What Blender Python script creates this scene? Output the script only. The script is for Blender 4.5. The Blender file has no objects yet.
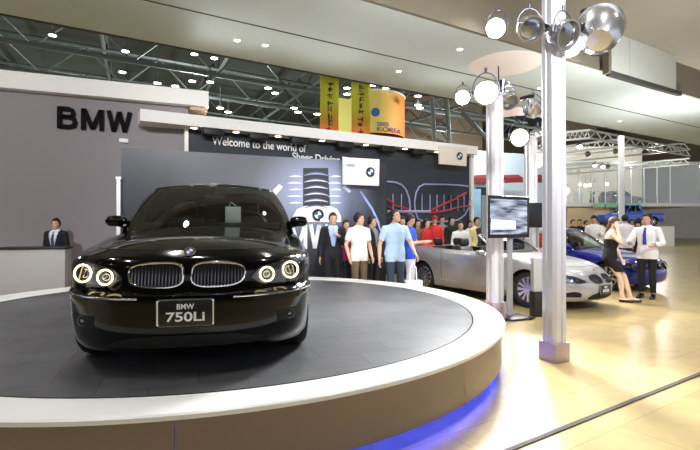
import bpy, bmesh, math, random
from mathutils import Vector, Matrix
PI = math.pi
S = bpy.context.scene
COL = S.collection
random.seed(4)
F = 460.0; HZ = 227.0; CH = 1.5          # focal length (px), horizon row, lens height (m)

def P(px, py, D):
    return Vector(((px-350)/F*D, D, CH+(HZ-py)/F*D))
def interp(x, pts):
    if x <= pts[0][0]: return pts[0][1]
    for (a, b), (c, d) in zip(pts, pts[1:]):
        if x <= c:
            t = (x-a)/(c-a); return b+(d-b)*t
    return pts[-1][1]
def sinterp(x, pts):                      # smooth (catmull-rom) interpolation
    n = len(pts)
    if x <= pts[0][0]: return pts[0][1]
    if x >= pts[-1][0]: return pts[-1][1]
    for i in range(n-1):
        if x <= pts[i+1][0]:
            x0, y0 = pts[i]; x1, y1 = pts[i+1]; h = x1-x0; t = (x-x0)/h
            m0 = (y1-pts[i-1][1])/(x1-pts[i-1][0]) if i > 0 else (y1-y0)/h
            m1 = (pts[i+2][1]-y0)/(pts[i+2][0]-x0) if i < n-2 else (y1-y0)/h
            return (2*t**3-3*t*t+1)*y0+(t**3-2*t*t+t)*h*m0+(-2*t**3+3*t*t)*y1+(t**3-t*t)*h*m1

# ------------------------------------------------------------------ materials
def s2l(c): return tuple((v/255/12.92 if v/255 <= .04045 else ((v/255+.055)/1.055)**2.4) for v in c)
def mat(name, rgb, rough=.6, metal=0, coat=0, emit=None, es=0, var=0, vscale=8, bump=0, bscale=40, alpha=None, spec=None):
    m = bpy.data.materials.new(name); m.use_nodes = True
    nt = m.node_tree; b = nt.nodes['Principled BSDF']
    col = (*s2l(rgb), 1)
    b.inputs['Base Color'].default_value = col
    b.inputs['Roughness'].default_value = rough
    b.inputs['Metallic'].default_value = metal
    b.inputs['Coat Weight'].default_value = coat
    b.inputs['Coat Roughness'].default_value = .03
    if spec is not None: b.inputs['Specular IOR Level'].default_value = spec
    if emit:
        b.inputs['Emission Color'].default_value = (*s2l(emit), 1); b.inputs['Emission Strength'].default_value = es
    if var or bump:
        tc = nt.nodes.new('ShaderNodeTexCoord')
    if var:
        n = nt.nodes.new('ShaderNodeTexNoise'); n.inputs['Scale'].default_value = vscale; n.inputs['Detail'].default_value = 4
        nt.links.new(tc.outputs['Object'], n.inputs['Vector'])
        mx = nt.nodes.new('ShaderNodeMix'); mx.data_type = 'RGBA'
        mx.inputs['A'].default_value = tuple(c*(1-var) for c in col[:3])+(1,)
        mx.inputs['B'].default_value = tuple(min(1, c*(1+var)) for c in col[:3])+(1,)
        nt.links.new(n.outputs['Fac'], mx.inputs['Factor']); nt.links.new(mx.outputs['Result'], b.inputs['Base Color'])
    if bump:
        n2 = nt.nodes.new('ShaderNodeTexNoise'); n2.inputs['Scale'].default_value = bscale
        nt.links.new(tc.outputs['Object'], n2.inputs['Vector'])
        bp = nt.nodes.new('ShaderNodeBump'); bp.inputs['Strength'].default_value = bump; bp.inputs['Distance'].default_value = .01
        nt.links.new(n2.outputs['Fac'], bp.inputs['Height']); nt.links.new(bp.outputs['Normal'], b.inputs['Normal'])
    return m
def glass(name, tint=(200, 215, 210), opac=.18, rough=.02):
    m = bpy.data.materials.new(name); m.use_nodes = True
    nt = m.node_tree; nt.nodes.clear()
    o = nt.nodes.new('ShaderNodeOutputMaterial'); t = nt.nodes.new('ShaderNodeBsdfTransparent'); g = nt.nodes.new('ShaderNodeBsdfGlossy')
    t.inputs['Color'].default_value = (*s2l(tint), 1); g.inputs['Roughness'].default_value = rough
    fr = nt.nodes.new('ShaderNodeFresnel'); fr.inputs['IOR'].default_value = 1.5
    ad = nt.nodes.new('ShaderNodeMath'); ad.inputs[1].default_value = opac*.25
    mx = nt.nodes.new('ShaderNodeMixShader')
    nt.links.new(fr.outputs[0], ad.inputs[0]); nt.links.new(ad.outputs[0], mx.inputs[0])
    nt.links.new(t.outputs[0], mx.inputs[1]); nt.links.new(g.outputs[0], mx.inputs[2]); nt.links.new(mx.outputs[0], o.inputs[0])
    return m

M = {}
def mm(key, *a, **k):
    if key not in M: M[key] = mat(key, *a, **k)
    return M[key]
def cloth(rgb, var=.12): return mm('cloth_%d_%d_%d' % rgb, rgb, .85, var=var, vscale=14, bump=.3, bscale=60)
mm('black_paint', (4, 5, 5), .12, coat=.18, var=.05, spec=.2)
mm('silver_paint', (168, 167, 168), .3, metal=.45, coat=.7, var=.02)
mm('blue_paint', (16, 30, 140), .22, metal=.4, coat=.8, var=.03)
mm('sky_paint', (40, 80, 190), .3, coat=.5, var=.03)
mm('dark_recess', (9, 9, 10), .8, var=.1)
mm('chrome', (215, 215, 218), .1, metal=1, var=.02)
mm('dark_chrome', (90, 90, 95), .2, metal=1, var=.02)
mm('rubber', (14, 14, 15), .7, var=.15)
mm('rim', (190, 190, 194), .25, metal=.9, var=.03)
mm('leather_black', (16, 16, 17), .5, bump=.2)
mm('leather_grey', (120, 120, 108), .6, var=.05)
mm('leather_tan', (160, 140, 115), .6, var=.05)
mm('angel', (255, 240, 200), .4, emit=(255, 226, 165), es=5, var=.01)
mm('lens_inner', (150, 155, 165), .12, metal=.9, var=.1)
mm('housing', (60, 62, 68), .3, metal=.6, var=.1)
mm('plate_black', (10, 11, 13), .35, var=.05)
mm('white_letter', (235, 235, 235), .5, var=.02)
mm('roundel_blue', (40, 90, 170), .3, var=.02)
mm('roundel_white', (235, 235, 238), .3, var=.02)
mm('roundel_black', (14, 14, 16), .3, var=.02)
mm('rim_white', (238, 238, 236), .3, coat=.3, var=.015, vscale=2)
mm('led_blue', (30, 60, 255), .5, emit=(35, 60, 255), es=15, var=.01)
mm('letter_dark', (9, 9, 10), .85, var=.05, spec=.2)
mm('grey_wall', (140, 133, 137), .75, var=.04, vscale=1.5)
mm('dark_wall', (40, 46, 56), .6, var=.08, vscale=2)
mm('beam_white', (232, 230, 226), .6, var=.03, vscale=3)
mm('beam_tan', (190, 160, 135), .6, var=.05)
mm('black_metal', (13, 13, 14), .5, var=.1)
mm('canopy', (204, 210, 204), .85, var=.02, vscale=1.2)
mm('seam_dark', (70, 68, 64), .8, var=.1)
mm('upper_ceiling', (120, 112, 96), .85, var=.08, vscale=2)
mm('box_grey', (196, 198, 190), .8, var=.04, vscale=3)
mm('roof_dark', (66, 72, 68), .9, var=.35, vscale=.6)
mm('truss_grey', (96, 106, 106), .5, metal=.2, var=.15)
mm('truss_light', (205, 208, 204), .4, metal=.4, var=.08)
mm('truss_dark', (52, 58, 58), .6, var=.2)
mm('lamp_white', (255, 255, 250), .5, emit=(255, 252, 240), es=9, var=.01)
mm('lamp_hot', (255, 255, 255), .5, emit=(255, 252, 250), es=30, var=.01)
mm('lamp_warm', (255, 240, 205), .5, emit=(255, 232, 180), es=10, var=.01)
mm('alu', (222, 222, 232), .33, metal=.35, var=.03)
mm('alu_groove', (95, 95, 112), .4, metal=.8, var=.05)
mm('alu_white', (232, 230, 234), .35, metal=.35, var=.02)
mm('base_mauve', (188, 170, 168), .45, metal=.3, var=.06)
mm('pink_band', (205, 185, 178), .6, var=.05)
mm('disc_cream', (244, 230, 220), .8, var=.02)
mm('desk_grey', (170, 168, 166), .5, var=.04)
mm('skin', (214, 168, 138), .6, var=.05)
mm('skin_pale', (236, 200, 172), .6, var=.04)
mm('hair_black', (14, 12, 12), .5, var=.3, vscale=40)
mm('hair_brown', (84, 56, 38), .5, var=.3, vscale=40)
mm('hair_dark_brown', (46, 30, 22), .5, var=.3, vscale=40)
mm('eye_dark', (20, 16, 15), .3, var=.05)
mm('lip', (160, 90, 80), .5, var=.05)
mm('shoe_black', (12, 12, 12), .3, var=.1)
mm('tv_black', (16, 17, 20), .35, var=.05)
mm('tv_silver', (170, 170, 174), .4, metal=.5, var=.05)
mm('card_white', (240, 240, 242), .5, var=.01)
mm('card_cream', (226, 216, 200), .5, var=.02)
mm('pale_wall', (208, 202, 190), .8, var=.06, vscale=.7)
mm('pale_blue', (208, 224, 238), .7, var=.04, vscale=.6)
mm('brown_wall', (112, 98, 78), .85, var=.2, vscale=.4)
mm('awning_red', (120, 34, 38), .7, var=.15)
mm('warm_panel', (226, 200, 160), .7, var=.1, vscale=.8)
mm('green_sign', (150, 205, 160), .5, var=.15, vscale=2)
mm('gold_wood', (190, 150, 90), .45, var=.15)
mm('paper_white', (246, 246, 244), .6, var=.01)
mm('line_lilac', (150, 150, 190), .5, var=.1)
mm('line_red', (170, 40, 50), .5, var=.2)
M['glass'] = glass('clear_glass', (238, 240, 238)); M['glass_dark'] = glass('car_glass', (196, 206, 200), .1)
M['lens'] = glass('lens_glass', (225, 230, 235), .1)

# ------------------------------------------------------------------ mesh helper
class MB:
    def __init__(s): s.bm = bmesh.new(); s.mi = 0
    def _f(s, vs):
        try:
            f = s.bm.faces.new(vs); f.material_index = s.mi; return f
        except ValueError: return None
    def box(s, c, size, rz=0, bev=0, R=None):
        c = Vector(c); hx, hy, hz = [v/2 for v in size]
        Rm = R or Matrix.Rotation(rz, 3, 'Z')
        vs = [s.bm.verts.new(c+Rm@Vector((x*hx, y*hy, z*hz))) for x in (-1, 1) for y in (-1, 1) for z in (-1, 1)]
        fs = [s._f([vs[i] for i in q]) for q in ((0, 1, 3, 2), (4, 6, 7, 5), (0, 4, 5, 1), (2, 3, 7, 6), (0, 2, 6, 4), (1, 5, 7, 3))]
        if bev:
            es = set(e for f in fs for e in f.edges)
            bmesh.ops.bevel(s.bm, geom=list(es), offset=bev, segments=2, affect='EDGES', profile=.5)
        return s
    def tube(s, pts, r, n=8, closed=False, caps=True, ry=None):
        pts = [Vector(p) for p in pts]; N = len(pts)
        rr = r if isinstance(r, (list, tuple)) else [r]*N
        rings = []
        up = None
        for i, p in enumerate(pts):
            if closed: t = pts[(i+1) % N]-pts[i-1]
            else: t = pts[min(i+1, N-1)]-pts[max(i-1, 0)]
            t.normalize()
            if up is None:
                up = Vector((0, 0, 1)) if abs(t.z) < .9 else Vector((0, 1, 0))
            a = up.cross(t)
            if a.length < 1e-4: a = Vector((1, 0, 0)).cross(t)
            a.normalize(); b = t.cross(a); up = b
            k = ry/rr[i] if ry else 1
            rings.append([s.bm.verts.new(p+a*math.cos(2*PI*j/n)*rr[i]+b*math.sin(2*PI*j/n)*rr[i]*k) for j in range(n)])
        for i in range(N if closed else N-1):
            A, B = rings[i], rings[(i+1) % N]
            for j in range(n): s._f((A[j], A[(j+1) % n], B[(j+1) % n], B[j]))
        if caps and not closed:
            s._f(list(reversed(rings[0]))); s._f(rings[-1])
        return s
    def lathe(s, prof, c=(0, 0, 0), n=32, axis='Z', R=None, arc=None):
        c = Vector(c); rings = []
        for r, z in prof:
            ring = []
            for j in range(n):
                a = 2*PI*j/n
                v = Vector((r*math.cos(a), r*math.sin(a), z))
                if axis == 'X': v = Vector((v.z, v.x, v.y))
                elif axis == 'Y': v = Vector((v.x, v.z, v.y))
                if R: v = R@v
                ring.append(s.bm.verts.new(c+v))
            rings.append(ring)
        for A, B in zip(rings, rings[1:]):
            for j in range(n): s._f((A[j], A[(j+1) % n], B[(j+1) % n], B[j]))
        return s
    def ell(s, c, r, R=None, u=14, v=9):
        c = Vector(c); rows = []
        for i in range(1, v):
            th = PI*i/v
            rows.append([s.bm.verts.new(c+(R or Matrix.Identity(3))@Vector((r[0]*math.sin(th)*math.cos(2*PI*j/u), r[1]*math.sin(th)*math.sin(2*PI*j/u), r[2]*math.cos(th)))) for j in range(u)])
        top = s.bm.verts.new(c+(R or Matrix.Identity(3))@Vector((0, 0, r[2]))); bot = s.bm.verts.new(c-(R or Matrix.Identity(3))@Vector((0, 0, r[2])))
        for A, B in zip(rows, rows[1:]):
            for j in range(u): s._f((A[j], B[j], B[(j+1) % u], A[(j+1) % u]))
        for j in range(u):
            s._f((top, rows[0][j], rows[0][(j+1) % u])); s._f((rows[-1][(j+1) % u], rows[-1][j], bot))
        return s
    def loft(s, rings, cap=True, closed=True):
        vr = [[s.bm.verts.new(p) for p in r] for r in rings]
        n = len(vr[0])
        for A, B in zip(vr, vr[1:]):
            for j in range(n if closed else n-1): s._f((A[j], A[(j+1) % n], B[(j+1) % n], B[j]))
        if cap: s._f(list(reversed(vr[0]))); s._f(vr[-1])
        return s
    def poly(s, pts, depth=None):
        vs = [s.bm.verts.new(p) for p in pts]; f = s._f(vs)
        if depth is not None:
            d = Vector(depth); ws = [s.bm.verts.new(Vector(p)+d) for p in pts]
            s._f(list(reversed(ws))); n = len(vs)
            for j in range(n): s._f((vs[j], ws[j], ws[(j+1) % n], vs[(j+1) % n]))
        return s
    def build(s, name, mats, parent=None, smooth=35, world=False, recalc=True):
        if not isinstance(mats, (list, tuple)): mats = [mats]
        if recalc: bmesh.ops.recalc_face_normals(s.bm, faces=s.bm.faces[:])
        if smooth:
            lim = math.radians(smooth)
            for f in s.bm.faces: f.smooth = True
            for e in s.bm.edges:
                if len(e.link_faces) == 2 and e.calc_face_angle(0) > lim: e.smooth = False
        me = bpy.data.meshes.new(name); s.bm.to_mesh(me); s.bm.free()
        for m in mats: me.materials.append(M[m] if isinstance(m, str) else m)
        if world and parent is not None: me.transform(wm(parent).inverted())
        o = bpy.data.objects.new(name, me); COL.objects.link(o)
        if parent is not None: o.parent = parent
        return o
def wm(o):
    m = Matrix.LocRotScale(o.location, o.rotation_euler, o.scale)
    return wm(o.parent)@m if o.parent else m
def tag(o, label, cat, group=None, kind=None):
    if label: o['label'] = label
    if cat: o['category'] = cat
    if group: o['group'] = group
    if kind: o['kind'] = kind
    return o
def thing(name, label, cat, loc=(0, 0, 0), rz=0, group=None):
    o = bpy.data.objects.new(name, None); COL.objects.link(o); o.empty_display_size = .1
    o.location = loc; o.rotation_euler = (0, 0, rz)
    return tag(o, label, cat, group)
def struct(o): o['kind'] = 'structure'; return o
def dup(root, loc, rz=None, label=None):
    def cp(o, par):
        c = o.copy(); COL.objects.link(c); c.parent = par
        for ch in list(o.children): cp(ch, c)
        return c
    r = cp(root, None); r.location = loc
    if rz is not None: r.rotation_euler = (0, 0, rz)
    if label: r['label'] = label
    return r
def evaluated(o, name=None):
    dg = bpy.context.evaluated_depsgraph_get(); dg.update()
    me = bpy.data.meshes.new_from_object(o.evaluated_get(dg)); return me
_font_cache = {}
def text_mesh(name, body, m, size, R3, loc, parent=None, extrude=.01, align='LEFT', world=True, width=None, bold=0, sx=1):
    cu = bpy.data.curves.new(name, 'FONT'); cu.body = body; cu.size = size; cu.extrude = extrude; cu.align_x = align; cu.offset = bold
    o = bpy.data.objects.new(name, cu); COL.objects.link(o)
    me = evaluated(o); bpy.data.objects.remove(o)
    me.name = name
    xs = [v.co.x for v in me.vertices]; w = max(xs)-min(xs)
    if width: sx = width/w
    me.transform(Matrix.Diagonal((sx, 1, 1, 1)))
    me.transform(Matrix.Translation(loc)@R3.to_4x4())
    if world and parent is not None: me.transform(wm(parent).inverted())
    me.materials.clear(); me.materials.append(M[m] if isinstance(m, str) else m)
    ob = bpy.data.objects.new(name, me); COL.objects.link(ob)
    if parent is not None: ob.parent = parent
    return ob
def upright(a):      # text standing up in a vertical plane whose reading direction is angle a
    return Matrix.Rotation(a, 3, 'Z')@Matrix.Rotation(PI/2, 3, 'X')

def stroke_text(name, word, m, cap, wd, R3, loc, parent=None, th=.2, depth=.05):
    """heavy sans capitals made of thick strokes; wd is the total width"""
    glyph = {'B': ([[(0.1, 0), (0.1, 1)], [(.1, .92), (.45, .92), (.60, .86), (.64, .74), (.60, .60), (.45, .54), (.1, .54)], [(.1, .08), (.48, .08), (.66, .15), (.71, .30), (.66, .46), (.48, .54), (.1, .54)]], .80),
             'M': ([[(.1, 0), (.1, 1)], [(.84, 0), (.84, 1)], [(.13, .97), (.47, .06)], [(.81, .97), (.47, .06)]], .94),
             'W': ([[(.05, 1), (.27, .02)], [(.27, .02), (.50, .98)], [(.50, .98), (.73, .02)], [(.73, .02), (.95, 1)]], 1.0),
             '!': ([[(.1, .34), (.1, 1)], [(.1, 0), (.1, .17)]], .2)}
    tot = sum(glyph[c][1] for c in word)+.14*(len(word)-1); sc = wd/tot; x = 0; b = MB(); w = th*sc/2
    for c in word:
        strokes, adv = glyph[c]
        for st in strokes:
            P2 = [Vector(((x+px)*sc, py*cap)) for px, py in st]
            vs = []
            for i, p in enumerate(P2):
                t = (P2[min(i+1, len(P2)-1)]-P2[max(i-1, 0)]).normalized(); nv = Vector((-t.y, t.x))*w; vs.append((p+nv, p-nv))
            ring = lambda pr: [Vector(loc)+R3@Vector((q.x, q.y, z)) for q, z in ((pr[0], 0), (pr[0], depth), (pr[1], depth), (pr[1], 0))]
            b.loft([ring(v) for v in vs])
        x += adv+.14
    return b.build(name, m, parent, smooth=0, world=parent is not None)

def roundel(parent, c, r, R3, world=True, name='roundel'):
    """blue and white quartered emblem with a black ring; R3 columns: right, normal-out (-), up"""
    c = Vector(c); X = R3@Vector((1, 0, 0)); Z = R3@Vector((0, 0, 1)); Nn = R3@Vector((0, -1, 0))
    b = MB(); b.mi = 0
    b.poly([c+X*r*math.cos(2*PI*j/32)+Z*r*math.sin(2*PI*j/32) for j in range(32)], Nn*r*.12)
    for q in range(4):
        b.mi = 1 if q % 2 == 0 else 2
        pts = [c]+[c+X*r*.62*math.cos(PI/2*q+PI/2*j/8)+Z*r*.62*math.sin(PI/2*q+PI/2*j/8) for j in range(9)]
        b.poly([p+Nn*r*.13 for p in pts], Nn*r*.04)
    b.mi = 3
    b.tube([c+Nn*r*.13+X*r*math.cos(2*PI*j/32)+Z*r*math.sin(2*PI*j/32) for j in range(32)], r*.06, 6, closed=True)
    return b.build(name, ['roundel_black', 'roundel_white', 'roundel_blue', 'chrome'], parent, world=world)

# ------------------------------------------------------------------ cars
class Car:
    """car body in local space: x from nose to tail, y across, z up"""
    def __init__(s, **k):
        s.__dict__.update(k)
    def wp(s, x): return s.w*(1-.045*abs(2*x/s.L-1)**3)
    def lev(s, v):
        return [sinterp(v, [(q[0], q[i]) for q in s.levels]) for i in (1, 2, 3)]   # ds, dn, dt
    def zs(s, x): return sinterp(x, s.shoulder)
    def zb(s, x): return interp(x, s.bottom)
    def half(s):
        r = [('n', PI/2*i/s.nn) for i in range(s.nn)]
        r += [('s', x) for x in s.stations]
        r += [('t', PI/2*(1-i/s.nt)) for i in range(1, s.nt+1)]
        return r
    def pt(s, it, v):
        k, a = it; ds, dn, dt = s.lev(v)
        if k == 'n':
            x = dn+(s.s0-dn)*(1-math.cos(a)**(2/s.n)); f = math.sin(a)**(2/s.n)
        elif k == 's': x = a; f = 1
        else:
            c = math.cos(a) if a < PI/2-1e-6 else 0
            x = s.L-dt-(s.s1-dt)*(1-c**(2/s.n1)); f = math.sin(a)**(2/s.n1)
        y = (s.wp(x)-ds)*f
        z = s.zb(x)+(s.zs(x)-s.zb(x))*v
        return Vector((x, y, z))
    def cap(s, it, k):
        p = s.pt(it, 1); q = min(max(p.x, s.s0), s.L-s.s1)
        x = p.x*k+q*(1-k)
        z = p.z+(sinterp(q, s.spine)-p.z)*(1-k**s.p)
        return Vector((x, p.y*k, z))
    def front(s, y, z):
        x = .05; y = abs(y)
        for _ in range(6):
            v = (z-s.zb(x))/(s.zs(x)-s.zb(x)); v = min(max(v, 0), 1); ds, dn, dt = s.lev(v)
            r = min(y/(s.wp(x)-ds), .9995)
            c = (1-r**s.n)**(1/s.n)          # superellipse
            x = dn+(s.s0-dn)*(1-c)
        return x
    def side(s, x, z):
        v = min(max((z-s.zb(x))/(s.zs(x)-s.zb(x)), 0), 1); ds, dn, dt = s.lev(v)
        if x < s.s0:
            r = 1-(x-dn)/(s.s0-dn); return (s.wp(x)-ds)*(1-min(max(r, 0), 1)**s.n)**(1/s.n)
        return s.wp(x)-ds
    def top(s, x, y):
        y = abs(y)
        if x >= s.s0:
            ysh = s.pt(('s', x), 1).y; k = min(y/ysh, 1)
            p = s.zs(x); return p+(sinterp(x, s.spine)-p)*(1-k**s.p)
        best = None
        for i in range(200):
            it = ('n', PI/2*i/200); p = s.pt(it, 1); dx, dy = s.s0-p.x, p.y
            k = (dx*(s.s0-x)+dy*y)/(dx*dx+dy*dy); e = abs(dx*y-dy*(s.s0-x))/math.hypot(dx, dy)
            if best is None or e < best[0]: best = (e, k, p)
        e, k, p = best; k = min(k, 1)
        return p.z+(sinterp(s.s0, s.spine)-p.z)*(1-k**s.p)
    def normal(s, y, z):
        e = .01; fx = s.front(y, z)
        a = Vector((s.front(y+e, z)-fx, e, 0)); b = Vector((s.front(y, z+e)-fx, 0, e))
        n = a.cross(b); n.normalize()
        return n if n.x < 0 else -n
    def body(s, root, paint):
        H = s.half(); bm = bmesh.new()
        vl = [q[0] for q in s.levels]
        vs_ = []
        for a, b in zip(vl, vl[1:]):
            m = max(1, round((b-a)/.05)); vs_ += [a+(b-a)*i/m for i in range(m)]
        vs_.append(1.0)
        rows = []; info = []
        for v in vs_:
            h = [s.pt(it, v) for it in H]; rows.append(h); info.append(('L', v))
        for k in (.985, .96, .92, .86, .74, .6, .45, .3, .15, 0):
            rows.append([s.cap(it, k) for it in H]); info.append(('C', k))
        vr = []
        for h in rows:
            full = h+[Vector((p.x, -p.y, p.z)) for p in reversed(h[1:-1])]
            vr.append([bm.verts.new(p) for p in full])
        n = len(vr[0])
        for i in range(len(vr)-1):
            for j in range(n):
                A, B = vr[i], vr[i+1]; q = (A[j], A[(j+1) % n], B[(j+1) % n], B[j])
                f = bm.faces.new(q); c = f.calc_center_median(); x = c.x
                if info[i+1][0] == 'L':
                    v = (info[i][1]+info[i+1][1])/2
                    if x < s.x_bump and v < s.v_bump: r = 0
                    elif x < s.x_door[0]: r = 1
                    elif x < s.x_door[1]: r = 3
                    elif x < s.x_door[2]: r = 4
                    elif x > s.L-s.x_rear and v < s.v_bump: r = 6
                    else: r = 5
                    if r in (3, 4) and v < .16: r = 1
                else:
                    k = info[i+1][1]
                    if x < s.x_cowl and k < .86+.001 and info[i][1] != 1 and (info[i][0] == 'C' and info[i][1] <= .861 or k < .86): r = 2
                    elif x > s.x_trunk and k < .86: r = 7
                    elif x < s.x_door[0]: r = 1
                    else: r = 5
                f.material_index = r
        bm.faces.new(list(reversed(vr[0]))).material_index = 8
        bmesh.ops.remove_doubles(bm, verts=bm.verts[:], dist=1e-4)
        bmesh.ops.recalc_face_normals(bm, faces=bm.faces[:])
        me = bpy.data.meshes.new('tmp'); bm.to_mesh(me); bm.free()
        for i in range(9): me.materials.append(M['dark_recess'])
        o = bpy.data.objects.new('tmp', me); COL.objects.link(o)
        cb = MB(); cb.mi = 8
        for ax in s.axles:
            for sy in (-1, 1):
                y0, y1 = sy*(s.w-.30), sy*(s.w+.2)
                ring = lambda y: [(ax+s.r_arch*math.cos(2*PI*j/40), y, s.r_wheel+.01+s.r_arch*math.sin(2*PI*j/40)) for j in range(40)]
                cb.loft([ring(y0), ring(y1)])
        c0, c1, cw, cz = s.cabin
        rnd = []
        for j in range(40):
            t = 2*PI*j/40; cx, sx_ = math.cos(t), math.sin(t); e = .45
            rnd.append(((c0+c1)/2+(c1-c0)/2*math.copysign(abs(cx)**e, cx), cw*math.copysign(abs(sx_)**e, sx_)))
        cb.loft([[(x, y, cz) for x, y in rnd], [(x, y, 2.0) for x, y in rnd]])
        bmesh.ops.recalc_face_normals(cb.bm, faces=cb.bm.faces[:])
        cm = bpy.data.meshes.new('tmpc'); cb.bm.to_mesh(cm)
        for i in range(9): cm.materials.append(M['dark_recess'])
        co = bpy.data.objects.new('tmpc', cm); COL.objects.link(co)
        md = o.modifiers.new('b', 'BOOLEAN'); md.operation = 'DIFFERENCE'; md.object = co; md.solver = 'EXACT'; md.material_mode = 'INDEX'
        res = evaluated(o); bpy.data.objects.remove(o); bpy.data.objects.remove(co)
        names = {0: 'front_bumper', 1: 'fender', 2: 'hood', 3: 'front_door', 4: 'rear_door', 5: 'rear_quarter', 6: 'rear_bumper', 7: 'trunk_lid', 8: 'underbody'}
        if s.two_door: names[4] = 'rear_side'
        for idx, nm in names.items():
            for sy in ((1, -1) if idx in (3, 4, 1, 5) else (0,)):
                b2 = bmesh.new(); b2.from_mesh(res)
                kill = [f for f in b2.faces if f.material_index != idx or (sy and f.calc_center_median().y*sy < 0)]
                bmesh.ops.delete(b2, geom=kill, context='FACES')
                if not b2.faces: b2.free(); continue
                for f in b2.faces: f.smooth = True; f.material_index = 0
                for e in b2.edges:
                    if len(e.link_faces) == 2 and e.calc_face_angle(0) > math.radians(38): e.smooth = False
                m2 = bpy.data.meshes.new(nm); b2.to_mesh(m2); b2.free()
                m2.materials.append(M['dark_recess'] if idx == 8 else M[paint])
                ob = bpy.data.objects.new(nm, m2); COL.objects.link(ob); ob.parent = root
    def seams(s, root):
        """thin shut lines round the doors and hood"""
        for sy in (-1, 1):
            for x in s.x_door:
                b = MB(); b.tube([(x, sy*(s.side(x, z)+.0005), z) for z in [s.zb(x)+.1+(s.zs(x)-s.zb(x)-.1)*i/12 for i in range(13)]], .004, 5); b.build('panel_gap', 'rubber', root)
            H = [it for it in s.half() if s.pt(it, 1).x < s.x_cowl]
            b = MB(); b.tube([Vector((c.x, sy*c.y, c.z+.0005)) for c in (s.cap(it, .86) for it in H)], .003, 5); b.build('hood_gap', 'rubber', root)
    def patch(s, name, ys, zlo, zhi, off, m, root, nv=6):
        b = MB(); rows = []
        for i in range(nv+1):
            rows.append([Vector((s.front(y, zlo(y)+(zhi(y)-zlo(y))*i/nv)-off, y, zlo(y)+(zhi(y)-zlo(y))*i/nv)) for y in ys])
        b.loft(rows, cap=False, closed=False)
        o = b.build(name, m, root)
        return o
    def onfront(s, pts, off): return [Vector((s.front(y, z)-off, y, z)) for y, z in pts]
    def greenhouse(s, root, paint, glassm='glass_dark'):
        g = s.gh; nn, ns, nt = 18, 16, 14
        js = [0, .03, .18, .36, .54, .72, .86, .95, 1]
        items = [('n', PI/2*i/nn) for i in range(nn)]+[('s', i/ns) for i in range(ns+1)]+[('t', PI/2*(1-i/nt)) for i in range(1, nt+1)]
        def base(it, top):
            x0, x1, w, c0, c1 = g['top'] if top else g['base']; e = 2.7
            k, a = it
            if k == 'n': return Vector((x0+c0*(1-math.cos(a)**(2/e)), w*math.sin(a)**(2/e), 0))
            if k == 's': return Vector((x0+c0+(x1-c1-x0-c0)*a, w, 0))
            return Vector((x1-c1*(1-max(math.cos(a), 0)**(2/e)), w*math.sin(a)**(2/e), 0))
        rows = []
        for j in js:
            r = []
            for it in items:
                A = base(it, 0); A.z = s.top(A.x, A.y)-.012 if A.y < s.pt(('s', min(max(A.x, s.s0), s.L-s.s1)), 1).y else s.zs(A.x)
                B = base(it, 1); B.z = g['z']-.04*(B.y/g['top'][2])**2
                p = A.lerp(B, j); bul = math.sin(PI*min(j, 1))*.035
                d = Vector((0, 1, 0)) if it[0] == 's' else Vector((-.5 if it[0] == 'n' else .5, it[1]/(PI/2)*.8, .4))
                p += d*bul; r.append(p)
            rows.append(r)
        for k in (.94, .85, .7, .5, .3, .12, 0):
            r = []
            for it in items:
                B = base(it, 1); q = min(max(B.x, g['top'][0]+.25), g['top'][1]-.25)
                zed = g['z']-.04*(B.y/g['top'][2])**2
                r.append(Vector((B.x*k+q*(1-k), B.y*k, zed+(g['z']+.035-zed)*(1-k**2))))
            rows.append(r)
        bm = bmesh.new(); vr = []; NI = len(items)
        for h in rows:
            vr.append([bm.verts.new(p) for p in h+[Vector((p.x, -p.y, p.z)) for p in reversed(h[1:-1])]])
        n = len(vr[0])
        for i in range(len(vr)-1):
            for j in range(n):
                jj = j if j < NI-1 else n-1-j       # mirrored column index
                it = items[jj]; r = 0
                if 1 <= i < len(js)-2:
                    if it[0] == 'n' and it[1] < PI/2*.80: r = 1
                    elif it[0] == 's' and jj < NI-1:
                        a = it[1]+.5/ns
                        if it[1] < .999:
                            if a < .46: r = 2
                            elif .5 < a < .9: r = 3
                    elif it[0] == 't' and it[1] < PI/2*.72: r = 4
                    elif it[0] == 'n' and it[1] > PI/2*.91 and i > 1 and i < 5: r = 2
                try: f = bm.faces.new((vr[i][j], vr[i][(j+1) % n], vr[i+1][(j+1) % n], vr[i+1][j]))
                except ValueError: continue
                f.material_index = r
        bmesh.ops.remove_doubles(bm, verts=bm.verts[:], dist=1e-4)
        bmesh.ops.recalc_face_normals(bm, faces=bm.faces[:])
        res = bpy.data.meshes.new('tmp'); bm.to_mesh(res); bm.free()
        for idx, nm, mt in ((0, 'roof', paint), (1, 'windshield', glassm), (2, 'side_window', glassm), (3, 'side_window', glassm), (4, 'rear_window', glassm)):
            for sy in ((1, -1) if idx in (2, 3) else (0,)):
                b2 = bmesh.new(); b2.from_mesh(res)
                kill = [f for f in b2.faces if f.material_index != idx or (sy and f.calc_center_median().y*sy < 0)]
                bmesh.ops.delete(b2, geom=kill, context='FACES')
                for f in b2.faces: f.smooth = True; f.material_index = 0
                m2 = bpy.data.meshes.new(nm); b2.to_mesh(m2); b2.free(); m2.materials.append(M[mt])
                ob = bpy.data.objects.new(nm, m2); COL.objects.link(ob); ob.parent = root
                if idx == 0:
                    sd = ob.modifiers.new('s', 'SOLIDIFY'); sd.thickness = .03; sd.offset = -1
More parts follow.
